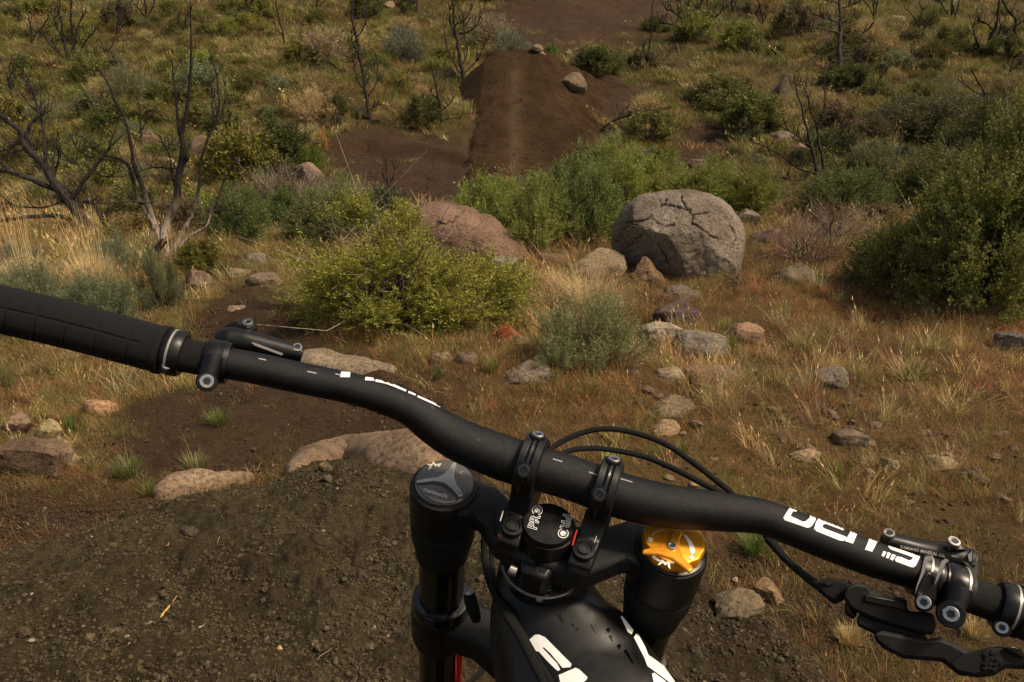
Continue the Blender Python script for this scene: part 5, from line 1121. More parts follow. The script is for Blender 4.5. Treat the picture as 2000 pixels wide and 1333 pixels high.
# --- grips, collars
def grip(x0, x1, side):
    V = []; Bm = MB(); n = 120; N = 170; P = []; R = []
    for i in range(N+1):
        x = x0+(x1-x0)*i/N; p, T, r = barat(x); P.append(p); R.append(.0168)
    v, f = sweep(P, R, n, ref=(0, 0, 1)); v = [Vector(q) for q in v]
    # raised rectangular tread pads on the underside and front, flange at the inner end
    for i in range(N+1):
        for k in range(n):
            q = v[i*n+k]; d = (q-P[i]); a = k/n; u = ((i/N*8) % 1); s = (a*6) % 1
            g = 1.0 if (u < .07 or s < .07) else 0.0
            if .10 < a < .92 and 4 < i < N-12: v[i*n+k] = P[i]+d*(1-.045*g)
            e = (N-i) if side > 0 else i
            if e < 5: v[i*n+k] = P[i]+d*1.05
    g = part(MB().add(v, f), 'grip', K_rubber); return g
gl = grip(-150, 322, 1); gr = grip(1986, 2220, -1)
def collar(px, w, grip_, boltpx, flip=1):
    p, T, r = barat(px); T = T*flip
    c = part(MB().add(*lathe([(.0125, -w/2), (.0158, -w/2), (.0166, -w*.3), (.0166, w*.3), (.0152, w/2), (.0125, w/2)], p, T, 44)), 'clamp_ring', K_alloy, grip_)
    V, Fc = lathe([(.0166, -.0008), (.01705, -.0006), (.01705, .0008), (.0166, .0010)], p-T*w*.12, T, 44); part(MB().add(V, Fc), 'bare_band', K_edge, c)
    tw = (CAMP-p).normalized(); q = cam(boltpx[0], boltpx[1], proj(p.x, p.y, p.z)[2]-.010)
    B = MB().add(*lathe([(.0040, -.012), (.0056, -.010), (.0060, 0), (.0052, .0015)], q, (ray(*boltpx)*-1).normalized(), 24)); b = part(B, 'bolt_boss', K_alloy, c)
    bolt(b, 0, 0, None, .0040, pt=q+tw*.0022, nrm=(ray(*boltpx)*-1).normalized())
collar(341, .013, gl, (327, 711)); collar(1968, .014, gr, (1957, 1226), -1)
# sleeves between collar and clamp
for a, b in ((350, 402), (1885, 1962)):
    P = [barat(a+(b-a)*i/6)[0] for i in range(7)]; part(MB().add(*sweep(P, [.0122]*7, 36)), 'grip_sleeve', K_rubber, gl if a < 1000 else gr)

# --- helpers for cast parts: outline from the photo, real thickness away from the viewer
def cast(poly, d, th, name, mat, parent=None, bevel=.0015, dslope=(0, 0)):
    cx = sum(p[0] for p in poly)/len(poly); cy = sum(p[1] for p in poly)/len(poly)
    P = [cam(x, y, d+(x-cx)*dslope[0]+(y-cy)*dslope[1]) for x, y in poly]; vec = ray(cx, cy).normalized()*th
    return part(MB().add(*prism(P, vec)), name, mat, parent, bevel=bevel)
def tubepx(pts, name, mat, parent=None, n=14, k=8, **kw):
    P, R = smoothpts([cam(x, y, d) for x, y, d, r in pts], [r*d/F for x, y, d, r in pts], k); return part(MB().add(*sweep(P, R, n, **kw)), name, mat, parent)
Za = lambda L: [(x/2.857, 500+y/2.857) for x, y in L]
# --- left brake lever assembly
lb = part(MB().add(*ringon(424, [(.0116, -.0085), (.0148, -.0085), (.0158, -.006), (.0158, .003), (.0150, .0085), (.0116, .0085)])), 'brake_lever', K_alloy)
part(MB().add(*ringon(434, [(.0155, -.0012), (.0163, -.0008), (.0163, .0008), (.0155, .0012)])), 'bare_band', K_alloy, lb)
bs = part(MB().add(*sweep([cam(404, 746, .540), cam(408, 728, .541), cam(418, 700, .545)], [.0066, .0072, .0085], 24)), 'clamp_boss', K_alloy, lb)
bq = cam(404, 745, .5335); bn = (ray(404, 745)*-1).normalized()
part(MB().add(*lathe([(.0072, -.016), (.0074, -.002), (.0066, .0012), (.0046, .0012)], bq, bn, 28)), 'clamp_eye', K_alloy, lb); bolt(lb, 0, 0, None, .0050, pt=bq+bn*.0016, nrm=bn)
tubepx([(424, 668, .575, 18), (446, 664, .577, 25), (480, 668, .580, 25), (520, 677, .583, 22), (560, 686, .586, 19), (590, 693, .588, 16)], 'master_cylinder', K_alloy, lb, n=28)
tubepx([(478, 650, .590, 23), (484, 640, .588, 20), (487, 632, .586, 14)], 'pivot_housing', K_alloy, lb, n=24)
bolt(lb, 0, 0, None, .0042, pt=cam(484, 631, .583), nrm=UH); bolt(lb, 0, 0, None, .0040, pt=cam(581, 680, .5835), nrm=(UH+(ray(580, 682)*-.5)).normalized())
cast(Za([(1250, 395), (1285, 370), (1330, 362), (1400, 420), (1340, 470), (1240, 440)]), .582, .016, 'reservoir_cover', K_alloy, lb)
lt = tubepx([(500, 650, .615, 8), (470, 640, .632, 8), (400, 640, .635, 8), (300, 600, .625, 8), (200, 560, .61, 7)], 'lever_blade', K_alloy, lb) if False else None
cast(Za([(1400, 482), (1425, 486), (1580, 545), (1572, 556), (1420, 500)]), .5705, .0015, 'lettering', K_faint, lb, bevel=0)
# --- right brake lever assembly
rb = part(MB().add(*ringon(1862, [(.0118, -.0085), (.0150, -.0085), (.0165, -.006), (.0165, .004), (.0152, .0085), (.0118, .0085)])), 'brake_lever', K_alloy)
part(MB().add(*ringon(1872, [(.0164, -.001), (.0170, -.0006), (.0170, .0008), (.0164, .001)])), 'clamp_rib', K_edge, rb)
part(MB().add(*sweep([cam(1857, 1200, .512), cam(1862, 1180, .512), cam(1870, 1150, .516)], [.0076, .0080, .0092], 24)), 'clamp_boss', K_alloy, rb)
bq = cam(1857, 1200, .4985); bn = (ray(1857, 1200)*-1).normalized()
part(MB().add(*lathe([(.0086, -.016), (.0088, -.003), (.0078, .001), (.0056, .001)], bq, bn, 28)), 'clamp_eye', K_alloy, rb); bolt(rb, 0, 0, None, .0050, pt=bq+bn*.0014, nrm=bn)
tubepx([(1726, 1056, .562, 14), (1745, 1061, .562, 18), (1800, 1077, .560, 23), (1850, 1088, .557, 27), (1888, 1100, .554, 29), (1902, 1106, .552, 25)], 'master_cylinder', K_alloy, rb, n=28)
bolt(rb, 0, 0, None, .0042, pt=cam(1736, 1043, .556), nrm=(UH+XH*-.2).normalized()); 
tubepx([(1866, 1075, .552, 20), (1864, 1066, .553, 16)], 'pivot_housing', K_alloy, rb, n=24); bolt(rb, 0, 0, None, .0045, pt=cam(1863, 1059, .548), nrm=UH)
cast([(1881, 1092), (1898, 1070), (1902, 1075), (1900, 1100), (1912, 1102), (1908, 1135), (1890, 1150)], .528, .010, 'reservoir_cover', K_alloy, rb, bevel=.001)
cast([(1890, 1084), (1899, 1076), (1898, 1096), (1893, 1097)], .527, .0012, 'bare_edge', K_edge, rb, bevel=0); cast([(1858, 1084), (1872, 1086), (1874, 1090), (1860, 1088)], .535, .001, 'bare_edge', K_edge, rb, bevel=0)
cast([(1880, 1096), (1890, 1100), (1900, 1112), (1908, 1103), (1911, 1106), (1908, 1130), (1902, 1150), (1897, 1158), (1903, 1128), (1896, 1112)], .5085, .0015, 'bare_edge', K_grey, rb, bevel=0)
text_px('SHIMANO MINERAL OIL', (1757, 1067), (.975, .22), 10.0, T=None, c=None, mat=K_faint, parent=rb) if False else None
# --- shifter
sh = part(MB().add(*ringon(1812, [(.0118, -.0085), (.0150, -.0085), (.0150, .0045), (.0138, .0085), (.0118, .0085)])), 'shifter', K_alloy)
for x in (1802, 1822, 1834): part(MB().add(*ringon(x, [(.0148, -.0010), (.0156, -.0006), (.0156, .0006), (.0148, .0010)])), 'clamp_rib', K_edge if x == 1802 else K_alloy, sh)
Zr = lambda L: [(1400+x/3.3333, 933+y/3.3333) for x, y in L]
cast(Zr([(1352, 520), (1375, 508), (1415, 520), (1395, 540), (1372, 545), (1352, 620), (1312, 700), (1290, 760), (1300, 710), (1330, 620)]), .5065, .0015, 'bare_edge', K_edge, sh, bevel=0)
cast(Zr([(1462, 545), (1490, 527), (1512, 540), (1490, 560), (1468, 600), (1440, 660), (1420, 700), (1436, 630)]), .5055, .0015, 'bare_edge', K_edge, sh, bevel=0)
cast(Zr([(1290, 745), (1330, 640), (1380, 600), (1440, 640), (1430, 780), (1405, 850), (1370, 880), (1310, 875), (1283, 830)]), .508, .014, 'clamp_boss', K_alloy, sh, bevel=.003)
bq = cam(1804, 1177, .5055); bn = (ray(1804, 1177)*-1).normalized(); bolt(sh, 0, 0, None, .0046, pt=bq+bn*.0012, nrm=bn)
cast(Zr([(815, 770), (850, 705), (910, 685), (990, 700), (1010, 745), (1240, 790), (1240, 870), (1410, 880), (1430, 960), (1410, 1030), (1330, 1020), (1170, 975), (1000, 920), (930, 890), (860, 850)]), .520, .020, 'body', K_matte, sh, bevel=.003)
cast(Zr([(925, 880), (1000, 915), (1180, 970), (1360, 1020), (1380, 1060), (1330, 1085), (1180, 1060), (1050, 1030), (960, 990), (905, 960)]), .523, .022, 'body_base', K_matte, sh, bevel=.004)
cast(Zr([(965, 760), (1230, 812), (1235, 870), (960, 812)]), .5185, .003, 'top_cover', K_alloy, sh, bevel=.001)
cast(Zr([(660, 690), (690, 655), (760, 655), (830, 670), (870, 690), (850, 760), (820, 810), (770, 815), (700, 780), (665, 740)]), .526, .014, 'barrel_adjuster', K_rubber, sh, bevel=.003)
cast(Zr([(700, 680), (750, 675), (765, 692), (715, 702)]), .5245, .002, 'adjuster_slot', K_drop, sh, bevel=0)
cast(Zr([(1010, 1010), (1080, 995), (1240, 1030), (1370, 1050), (1450, 1040), (1540, 1075), (1650, 1135), (1760, 1110), (1860, 1095), (1905, 1130), (2000, 1170), (2200, 1230), (2200, 1290), (2000, 1250), (1880, 1245), (1800, 1295), (1700, 1305), (1580, 1290), (1510, 1240), (1470, 1200), (1330, 1190), (1210, 1180), (1090, 1120), (1030, 1070)]), .512, .008, 'trigger_paddle', K_matte, sh, bevel=.003)
cast(Zr([(1600, 1150), (1740, 1120), (1840, 1125), (1862, 1170), (1855, 1230), (1790, 1275), (1680, 1280), (1570, 1260), (1520, 1215)]), .5105, .003, 'thumb_pad', K_rubber, sh, bevel=.001)
cast(Zr([(1870, 1110), (1920, 1095), (1975, 1110), (2000, 1150), (2000, 1180), (1940, 1150)]), .508, .006, 'release_lever', K_alloy, sh, bevel=.001)
for (x, y) in [(1745, 1150), (1790, 1142), (1752, 1182), (1780, 1172), (1815, 1180), (1742, 1208), (1775, 1208), (1808, 1212), (1765, 1235), (1800, 1245), (1840, 1200), (1738, 1236)]:
    q = Zr([(x, y)])[0]; p = cam(q[0], q[1], .5103); part(MB().add(*lathe([(.0022, -.001), (.0021, .0004), (.0012, .0011)], p, (CAMP-p).normalized(), 12)), 'grip_dot', K_rubber, sh)
tubepx([(1656, 1180, .53, 6), (1658, 1195, .53, 8), (1668, 1202, .53, 8)], 'cable_bolt', K_alloy, sh, n=14)

# --- upper crown (bike frame coordinates a across, b forward, c up)
capL = loc(onp(868, 945, 0)); capR = loc(onp(1312, 1070, 0)); capS = loc(onp(1072, 1022, .014))
def ringpoly(ca, cb, r, n=40): return [(ca+r*math.cos(2*math.pi*k/n), cb+r*math.sin(2*math.pi*k/n)) for k in range(n)]
def plate(poly, c0, c1, name, mat, parent=None, bevel=.002):
    return part(MB().add(*prism([BP(a, b, c0) for a, b in poly], UH*(c1-c0))), name, mat, parent, bevel=bevel)
crown = part(MB().add(*prism([BP(a, b, -.004) for a, b in [(capL[0]+.005, capL[1]+.020), (-.050, capL[1]+.016), (-.030, capS[1]+.022), (.030, capS[1]+.022), (.055, capR[1]+.020), (capR[0]-.005, capR[1]+.021),
        (capR[0]-.006, capR[1]-.024), (.060, capR[1]-.017), (.036, capS[1]-.018), (.016, capS[1]-.0225), (-.016, capS[1]-.0225), (-.036, capS[1]-.016), (-.055, capL[1]-.015), (capL[0]+.006, capL[1]-.024)]], UH*-.022)), 'upper_crown', K_matte, bevel=.004)
for cp in (capL, capR):
    part(MB().add(*lathe([(.0205, -.040), (.0262, -.040), (.0272, -.036), (.0272, -.006), (.0262, -.0015), (.0232, -.0005), (.0230, -.002)], BP(cp[0], cp[1], 0), UH, 56)), 'crown_clamp', K_matte, crown)
part(MB().add(*prism([BP(a, b, -.0032) for a, b in [(capL[0]+.030, capL[1]+.004), (-.046, capS[1]+.012), (-.036, capS[1]-.012), (capL[0]+.028, capL[1]-.016)]], UH*-.001)), 'crown_recess', K_alloy, crown, bevel=0)
# air side cap with three-armed relief
def disc(cp, prof, name, mat, parent, n=56): return part(MB().add(*lathe(prof, BP(cp[0], cp[1], 0), UH, n)), name, mat, parent)
stl = disc(capL, [(.0200, -.46), (.0200, -.001), (.0195, .001)], 'stanchion', K_gloss, bike); str_ = disc(capR, [(.0200, -.46), (.0200, -.001), (.0195, .001)], 'stanchion', K_gloss, bike)
acap = disc(capL, [(.0228, -.002), (.0228, .0015), (.0216, .0030), (.0200, .0032)], 'air_cap', K_grey, bike)
Zc = lambda L: [(760+x/4, 820+y/4) for x, y in L]
def relief(poly, c0, c1, name, mat, parent, bevel=.0006): return part(MB().add(*prism([onp(x, y, c1) for x, y in poly], UH*(c0-c1))), name, mat, parent, bevel=bevel)
relief(Zc([(210, 474), (300, 455), (380, 447), (430, 420), (470, 370), (498, 330), (530, 330), (512, 380), (504, 430), (520, 490), (580, 588), (548, 600), (490, 532), (430, 488), (350, 474), (216, 492)]), .003, .0062, 'relief_spoke', K_ridge, acap)
relief(Zc([(216, 512), (340, 502), (410, 518), (470, 562), (538, 622), (495, 645), (430, 652), (345, 632), (275, 590), (236, 545)]), .003, .0050, 'relief_lobe', hardmat('mid_grey_alloy', (.16, .15, .14), .34, metal=.6, dust=.05), acap)
decal([Zc([(303, 404), (316, 360), (290, 348), (334, 344), (346, 322), (364, 348), (412, 340), (386, 376), (380, 358), (362, 368), (342, 346), (328, 380)])], None, 'emblem', K_cream, acap, c=.0036, cell=20)
text_px('AIR', (903, 937), (.12, -.99), 11, c=.0036, mat=K_faint, parent=acap, vx=(-.99, -.12), bold=.02)
text_px('marzocchi', (826, 959), (.94, .30), 12.0, c=.0055, mat=K_cream, parent=acap, bold=.02)
# orange compression knob with scalloped edge
NK = 72; rk = [.0226*(1+.020*math.cos(12*2*math.pi*k/NK)) for k in range(NK)]
def knobring(s, c): return [BP(capR[0]+math.cos(2*math.pi*k/NK)*rk[k]*s, capR[1]+math.sin(2*math.pi*k/NK)*rk[k]*s, c) for k in range(NK)]
V = knobring(1, .001)+knobring(1, .0085)+knobring(.955, .0105)+knobring(.90, .0108); Fc = [(i*NK+k, i*NK+(k+1) % NK, (i+1)*NK+(k+1) % NK, (i+1)*NK+k) for i in range(3) for k in range(NK)]+[tuple(range(NK))[::-1], tuple(range(3*NK, 4*NK))]
kn = part(MB().add(V, Fc), 'compression_knob', K_orange)
disc(capR, [(.0246, -.002), (.0250, .0005), (.0238, .0012)], 'seal_ring', K_alloy, kn)
Zd = lambda L: [(1000+x/4, 820+y/4) for x, y in L]
relief(Zd([(1018, 1012), (1090, 992), (1180, 985), (1228, 950), (1252, 905), (1262, 868), (1338, 868), (1312, 930), (1310, 990), (1340, 1070), (1424, 1158), (1388, 1192), (1320, 1136), (1250, 1083), (1150, 1048), (1020, 1042)]), .010, .0128, 'relief_spoke', K_orange, kn, bevel=.0012)
ce = onp(1312, 1067.5, .0128); bolt(kn, 0, 0, None, .0036, pt=ce, nrm=UH, ring=K_steel)
Zo = lambda L: Zd(L)
text_px('-', Zd([(1062, 950)])[0], (.95, .25), 26, c=.0112, mat=K_white, parent=kn, bold=.04)
decal([Zd([(1066, 930), (1098, 938), (1096, 952), (1064, 946)]), Zd([(1336, 893), (1362, 905), (1402, 950), (1430, 1010), (1430, 1040), (1412, 1050), (1394, 1042), (1385, 990), (1362, 935)]),
       Zd([(1380, 1066), (1396, 1068), (1400, 1054), (1412, 1056), (1412, 1070), (1426, 1074), (1424, 1086), (1410, 1084), (1408, 1096), (1394, 1094), (1394, 1082), (1380, 1080)]),
       Zd([(1138, 1136), (1174, 1092), (1196, 1116), (1230, 1106), (1238, 1170), (1220, 1150), (1216, 1128), (1196, 1138), (1176, 1112), (1162, 1130)])], None, 'emblem', K_white, kn, c=.0112, cell=20)
decal([Zd([(1090, 905), (1110, 880), (1150, 862), (1200, 856), (1200, 862), (1152, 868), (1116, 886), (1096, 908)]), Zd([(1284, 878), (1304, 870), (1302, 886), (1286, 894)])], None, 'scale_mark', K_cream, kn, c=.0112, cell=20)
text_px('COMPRESSION', (1270, 1096), (.87, .50), 7.4, c=.0112, mat=K_cream, parent=kn, arc=(1306, 1066, 41, 2.50, -1, .88), bold=.02)
# --- stanchion covers and lower crown
for cp, st_ in ((capL, stl), (capR, str_)):
    disc(cp, [(.0205, -.088), (.0225, -.085), (.0240, -.072), (.0262, -.060), (.0268, -.043), (.0250, -.0405), (.0205, -.0405)], 'fork_bumper', K_rubber, st_)
    disc(cp, [(.0203, -.163), (.0262, -.163), (.0268, -.158), (.0252, -.150), (.0215, -.149)], 'wiper_ring', K_gloss, st_)
LCc = -.165
lc = part(MB().add(*prism([BP(a, b, LCc) for a, b in [(capL[0], capL[1]+.018), (-.045, .016), (-.028, .028), (.028, .028), (.045, .016), (capR[0], capR[1]+.018), (capR[0], capR[1]-.024), (.05, -.020), (.026, -.032), (-.026, -.032), (-.05, -.022), (capL[0], capL[1]-.024)]], UH*-.032)), 'lower_crown', K_matte, bevel=.004)
for cp in (capL, capR): part(MB().add(*lathe([(.0205, -.212), (.0258, -.210), (.0270, -.204), (.0270, -.168), (.0258, -.1635), (.0205, -.1632)], BP(cp[0], cp[1], 0), UH, 48)), 'crown_clamp', K_matte, lc)
hg = tubepx([(917, 1160, .640, 11), (919, 1172, .640, 13), (924, 1190, .642, 13), (931, 1212, .645, 9)], 'hose_guide', K_rubber, lc, n=18); tubepx([(914, 1153, .640, 7), (917, 1160, .640, 10)], 'guide_screw', K_edge, hg, n=14)
# lower legs, arch, wheel (mostly hidden under the frame edge)
for cp in (capL, capR):
    part(MB().add(*lathe([(.0205, -.46), (.0262, -.46), (.0255, -.475), (.0240, -.62), (.0225, -.76), (.018, -.775)], BP(cp[0], cp[1]+.0, 0), UH, 32)), 'lower_leg', K_red)
    # red guard strip beside the stanchion
part(MB().add(*sweep([BP(capL[0]+.0235, capL[1]-.006, c) for c in (-.206, -.25, -.32, -.46)], [.0022]*4, 8)), 'red_guide_strip', K_red)
ar = [BP(capL[0], .02, -.50), BP(capL[0]+.03, .03, -.42), BP(-.04, .035, -.375), BP(0, .035, -.365), BP(.04, .035, -.375), BP(capR[0]-.03, .03, -.42), BP(capR[0], .02, -.50)]
P, R = smoothpts(ar, [.010]*7, 6); part(MB().add(*sweep(P, R, 12)), 'fork_arch', K_red)
AX = BP(.003, .05, -.765); wh = empty('front_wheel', AX); fit(wh)
def torus(R0, r0, n=72, m=16, cx=AX, knob=False):
    V = []; Fc = []
    for i in range(n):
        a = 2*math.pi*i/n; rad = FH*math.cos(a)+UH*math.sin(a)
        for k in range(m):
            b = 2*math.pi*k/m; rr0 = r0*(1.10 if knob and (i % 2) and math.cos(b) > .2 else 1); V.append(cx+rad*(R0+rr0*math.cos(b))+XH*rr0*math.sin(b))
    for i in range(n):
        for k in range(m): Fc.append((i*m+k, ((i+1) % n)*m+k, ((i+1) % n)*m+(k+1) % m, i*m+(k+1) % m))
    return V, Fc
part(MB().add(*torus(.325, .028, 180, 16, knob=True)), 'tyre', K_rubber, wh); part(MB().add(*torus(.298, .012, 96, 10)), 'rim', K_alloy, wh); part(MB().add(*lathe([(.010, -.055), (.024, -.05), (.018, -.03), (.018, .03), (.024, .05), (.010, .055)], AX, XH, 24)), 'hub', K_alloy, wh)
SPK = MB()
for i in range(28):
    a = 2*math.pi*i/28; SPK.add(*sweep([AX+XH*(.03 if i % 2 else -.03)+(FH*math.cos(a+.3)+UH*math.sin(a+.3))*.02, AX+(FH*math.cos(a)+UH*math.sin(a))*.295], [.001, .001], 4))
tag(part(SPK, 'spokes', K_steel, wh), kind='stuff')

# --- steerer top, PRO cap
def ll(px, py, c): return loc(onp(px, py, c))
SC_ = (capS[0], capS[1])
stz = part(MB().add(*lathe([(.0215, -.034), (.0225, -.032), (.0225, -.008), (.0212, -.004), (.0212, .006), (.0205, .0095), (.0192, .0095)], BP(SC_[0], SC_[1], 0), UH, 56)), 'steerer_collar', K_alloy)
tc_ = part(MB().add(*lathe([(.0190, .006), (.0192, .0125), (.0186, .0138), (.0060, .0142), (.0056, .0136), (.0050, .0136)], BP(SC_[0], SC_[1], 0), UH, 56)), 'top_cap', K_alloy)
for o_, u_, v_ in (((1047, 1036), (.28, -.96), None), ((1101, 1003), (-.24, .97), None)):
    vx = (u_[1], -u_[0]) if o_[0] < 1060 else (-u_[1]*-1, u_[0]*-1)
    vx = (-.96, -.28) if o_[0] < 1060 else (.97, .24)
    text_px('PR', o_, u_, 25, c=.01445, mat=K_white, parent=tc_, vx=vx, bold=.038); text_px('PR', o_, u_, 25, c=.01455, mat=K_drop, parent=tc_, vx=vx, bold=-.004)
    cx, cy = o_[0]+u_[0]*38+vx[0]*8.5, o_[1]+u_[1]*38+vx[1]*8.5
    for (r_a, r_b, m_, cc_) in ((10.5, 9.0, K_white, .01445), (5.8, 4.5, K_white, .01445)):
        A = []; a0 = math.atan2(-u_[1], -u_[0])+.5
        for k in range(25): a = a0+k/24*5.3; A.append((cx+math.cos(a)*r_a, cy+math.sin(a)*r_a*.92))
        for k in range(24, -1, -1): a = a0+k/24*5.3; A.append((cx+math.cos(a)*r_b, cy+math.sin(a)*r_b*.92))
        decal([A], None, 'emblem', m_, tc_, c=cc_, cell=30)
    decal([[(cx-6, cy-2), (cx+2, cy-5), (cx+5, cy+4), (cx+2, cy+1), (cx-2, cy+5), (cx-4, cy+2)]], None, 'emblem', K_white, tc_, c=.01445, cell=30)
# --- direct mount stem: two clamps
def stem_arm(pxc, name):
    p, T, r = barat(pxc); A, Bc, Cc = loc(p); T0 = XH
    def P2(a, b, c): return BP(a, b, c)
    w = .0082; ri = r+.0002; ro = r+.0058; n = 40; V = []; Fc = []
    # split ring round the bar
    for side in (-w, w):
        for k in range(n):
            t = 2*math.pi*k/n; V.append(p+T*side+(FH*math.cos(t)+UH*math.sin(t))*ro)
        for k in range(n):
            t = 2*math.pi*k/n; V.append(p+T*side+(FH*math.cos(t)+UH*math.sin(t))*ri)
    for k in range(n):
        k2 = (k+1) % n
        Fc += [(k, k2, 2*n+k2, 2*n+k), (n+k, 3*n+k, 3*n+k2, n+k2), (k, n+k, n+k2, k2), (2*n+k, 2*n+k2, 3*n+k2, 3*n+k)]
    arm = part(MB().add(V, Fc), 'stem_clamp', K_alloy, stem, bevel=.0012); return p, T, r, ro, A, Bc, Cc, arm
stem = empty('stem', BP(0, 0, .01)); fit(stem)
for pxc, bpx, blw, rear in ((1038, (1052, 843), (1023, 918), (1001, 1030)), (1184, (1196, 887), (1170, 965), (1140, 1075))):
    p, T, r, ro, A, Bc, Cc, arm = stem_arm(pxc, 'stem_clamp')
    q = ll(*rear, .010); w = .0086
    # foot: body from the clamp back to the rear bolt boss on the crown
    sec = [(Bc-.004, Cc-.018), (Bc-.0205, Cc-.002), (Bc-.0225, Cc-.012), (q[1]+.012, .010), (q[1]-.002, .011), (q[1]-.012, .006), (q[1]-.012, -.003), (Bc+.010, -.003), (Bc+.012, Cc-.016)]
    fa = lambda b: q[0]+(A-q[0])*max(0, min(1, (b-q[1])/(Bc-q[1]+1e-6)))
    L1 = [BP(fa(b)-w, b, c) for b, c in sec]; L2 = [BP(fa(b)+w, b, c) for b, c in sec]; nn = len(sec)
    Bf = MB().add(L1+L2, [tuple(range(nn)), tuple(range(2*nn-1, nn-1, -1))]+[(i, (i+1) % nn, nn+(i+1) % nn, nn+i) for i in range(nn)])
    foot = part(Bf, 'stem_foot', K_alloy, stem, bevel=.0015)
    bp_ = onp(*rear, .0105); bb_ = part(MB().add(*lathe([(.0085, -.012), (.0088, -.002), (.0080, .0012), (.0056, .0014), (.0054, .0002)], bp_, UH, 28)), 'bolt_boss', K_alloy, foot)
    bolt(bb_, 0, 0, None, .0046, pt=bp_+UH*.0012, nrm=UH, ring=K_bolt)
    # face plate: thicker pad on the rider side of the ring, with a glossy channel between two bolts
    def face(t, dr, da): return p+T*da+(FH*math.cos(t)+UH*math.sin(t))*(ro+dr)
    ts = [1.05+(3.42-1.05)*i/16 for i in range(17)]
    V = []; Fc = []
    for i, t in enumerate(ts):
        V += [face(t, -.001, -.0078), face(t, .0024, -.0074), face(t, .0024, -.0026), face(t, .0012, -.0022), face(t, .0012, .0022), face(t, .0024, .0026), face(t, .0024, .0074), face(t, -.001, .0078)]
    for i in range(16):
        for k in range(8): Fc.append((i*8+k, i*8+(k+1) % 8, (i+1)*8+(k+1) % 8, (i+1)*8+k))
    Fc += [tuple(range(8))[::-1], tuple(range(16*8, 17*8))]
    Bq = MB().add(V, Fc); fp = part(Bq, 'face_plate', K_alloy, arm, bevel=.0005); T2 = bvh_of(Bq)
    part(MB().add(*sweep([face(t, .0016, 0) for t in ts[2:13]], [.0016]*11, 8)), 'face_channel', K_gloss, fp)
    for bx, by in (bpx, blw):
        h, nrm = hit(T2, bx, by)
        if h is None:
            t = 1.25; h = face(t, .0024, 0); nrm = (FH*math.cos(t)+UH*math.sin(t))
        k_ = part(MB().add(*lathe([(.0055, -.003), (.0060, .0010), (.0056, .0018), (.0044, .0018)], h, nrm, 26)), 'bolt_seat', K_alloy, fp)
        bolt(k_, 0, 0, None, .0044, pt=h+nrm*.0015, nrm=nrm, ring=K_bolt if by > 900 else K_steel)
# machined red faces beside the stem and the pale edge lines
def line_on(pa, pb, c0, c1, w, name, mat, parent):
    A = onp(*pa, c0); Bq = onp(*pb, c1); s = (Bq-A).normalized(); t = s.cross((CAMP-A).normalized()).normalized()*w; return part(MB().add(*prism([A-t, A+t, Bq+t, Bq-t], UH*-.001)), name, mat, parent)
for pa, pb in (((1041, 966), (1023, 1040)), ((1127, 1035), (1118, 1066)), ((972, 1043), (976, 1047)), ((1146, 1107), (1156, 1099))):
    line_on(pa, pb, .016 if pa[1] < 1040 else .006, .010 if pb[1] < 1090 else .004, .0005 if pa[1] != 1107 else .0014, 'red_stripe', K_red, stem)
line_on((983, 998), (977, 1018), .0155, .0135, .0004, 'pale_edge', K_edge, stem)
line_on((1185, 990), (1150, 1092), .020, .006, .0003, 'pale_edge', K_edge, stem)
# --- steerer pinch clamp and headset
pn = ll(1052, 1112, -.012); sb = SC_[1]
pc = part(MB().add(*prism([BP(SC_[0]+a, sb+b, -.008) for a, b in [(-.017, -.014), (-.0115, -.024), (-.0095, -.031), (.0095, -.031), (.0115, -.024), (.017, -.014)]], UH*-.022)), 'pinch_clamp', K_alloy, crown, bevel=.003)
line_on((1053, 1092), (1049, 1118), -.0075, -.0075, .0004, 'pinch_slot', K_drop, pc); part(MB().add(*lathe([(.004, -.004), (.0046, .001), (.0035, .002)], BP(SC_[0]-.017, sb-.027, -.016), -XH, 16)), 'pinch_bolt', K_steel, pc)
HS = (SC_[0], SC_[1])
hs = part(MB().add(*lathe([(.020, -.024), (.0265, -.025), (.0268, -.0265), (.0282, -.0267), (.0285, -.0282), (.0298, -.0284), (.0302, -.0298), (.0312, -.0300), (.0322, -.0312), (.0322, -.037)], BP(*HS, 0), UH, 72)), 'headset', K_gloss)
part(MB().add(*lathe([(.0320, -.0307), (.0327, -.0311), (.0328, -.0318), (.0320, -.0322)], BP(*HS, 0), UH, 72)), 'headset_edge', K_grey, hs)
decal([[(1042, 1146), (1047, 1148), (1050, 1145), (1053, 1147), (1061, 1145), (1058, 1149), (1053, 1150), (1051, 1153), (1048, 1150), (1043, 1149)]], None, 'emblem', K_cream, hs, c=-.0296, cell=20); text_px('K', (993, 1085), (.5, -.86), 7, c=-.0296, mat=K_faint, parent=hs)
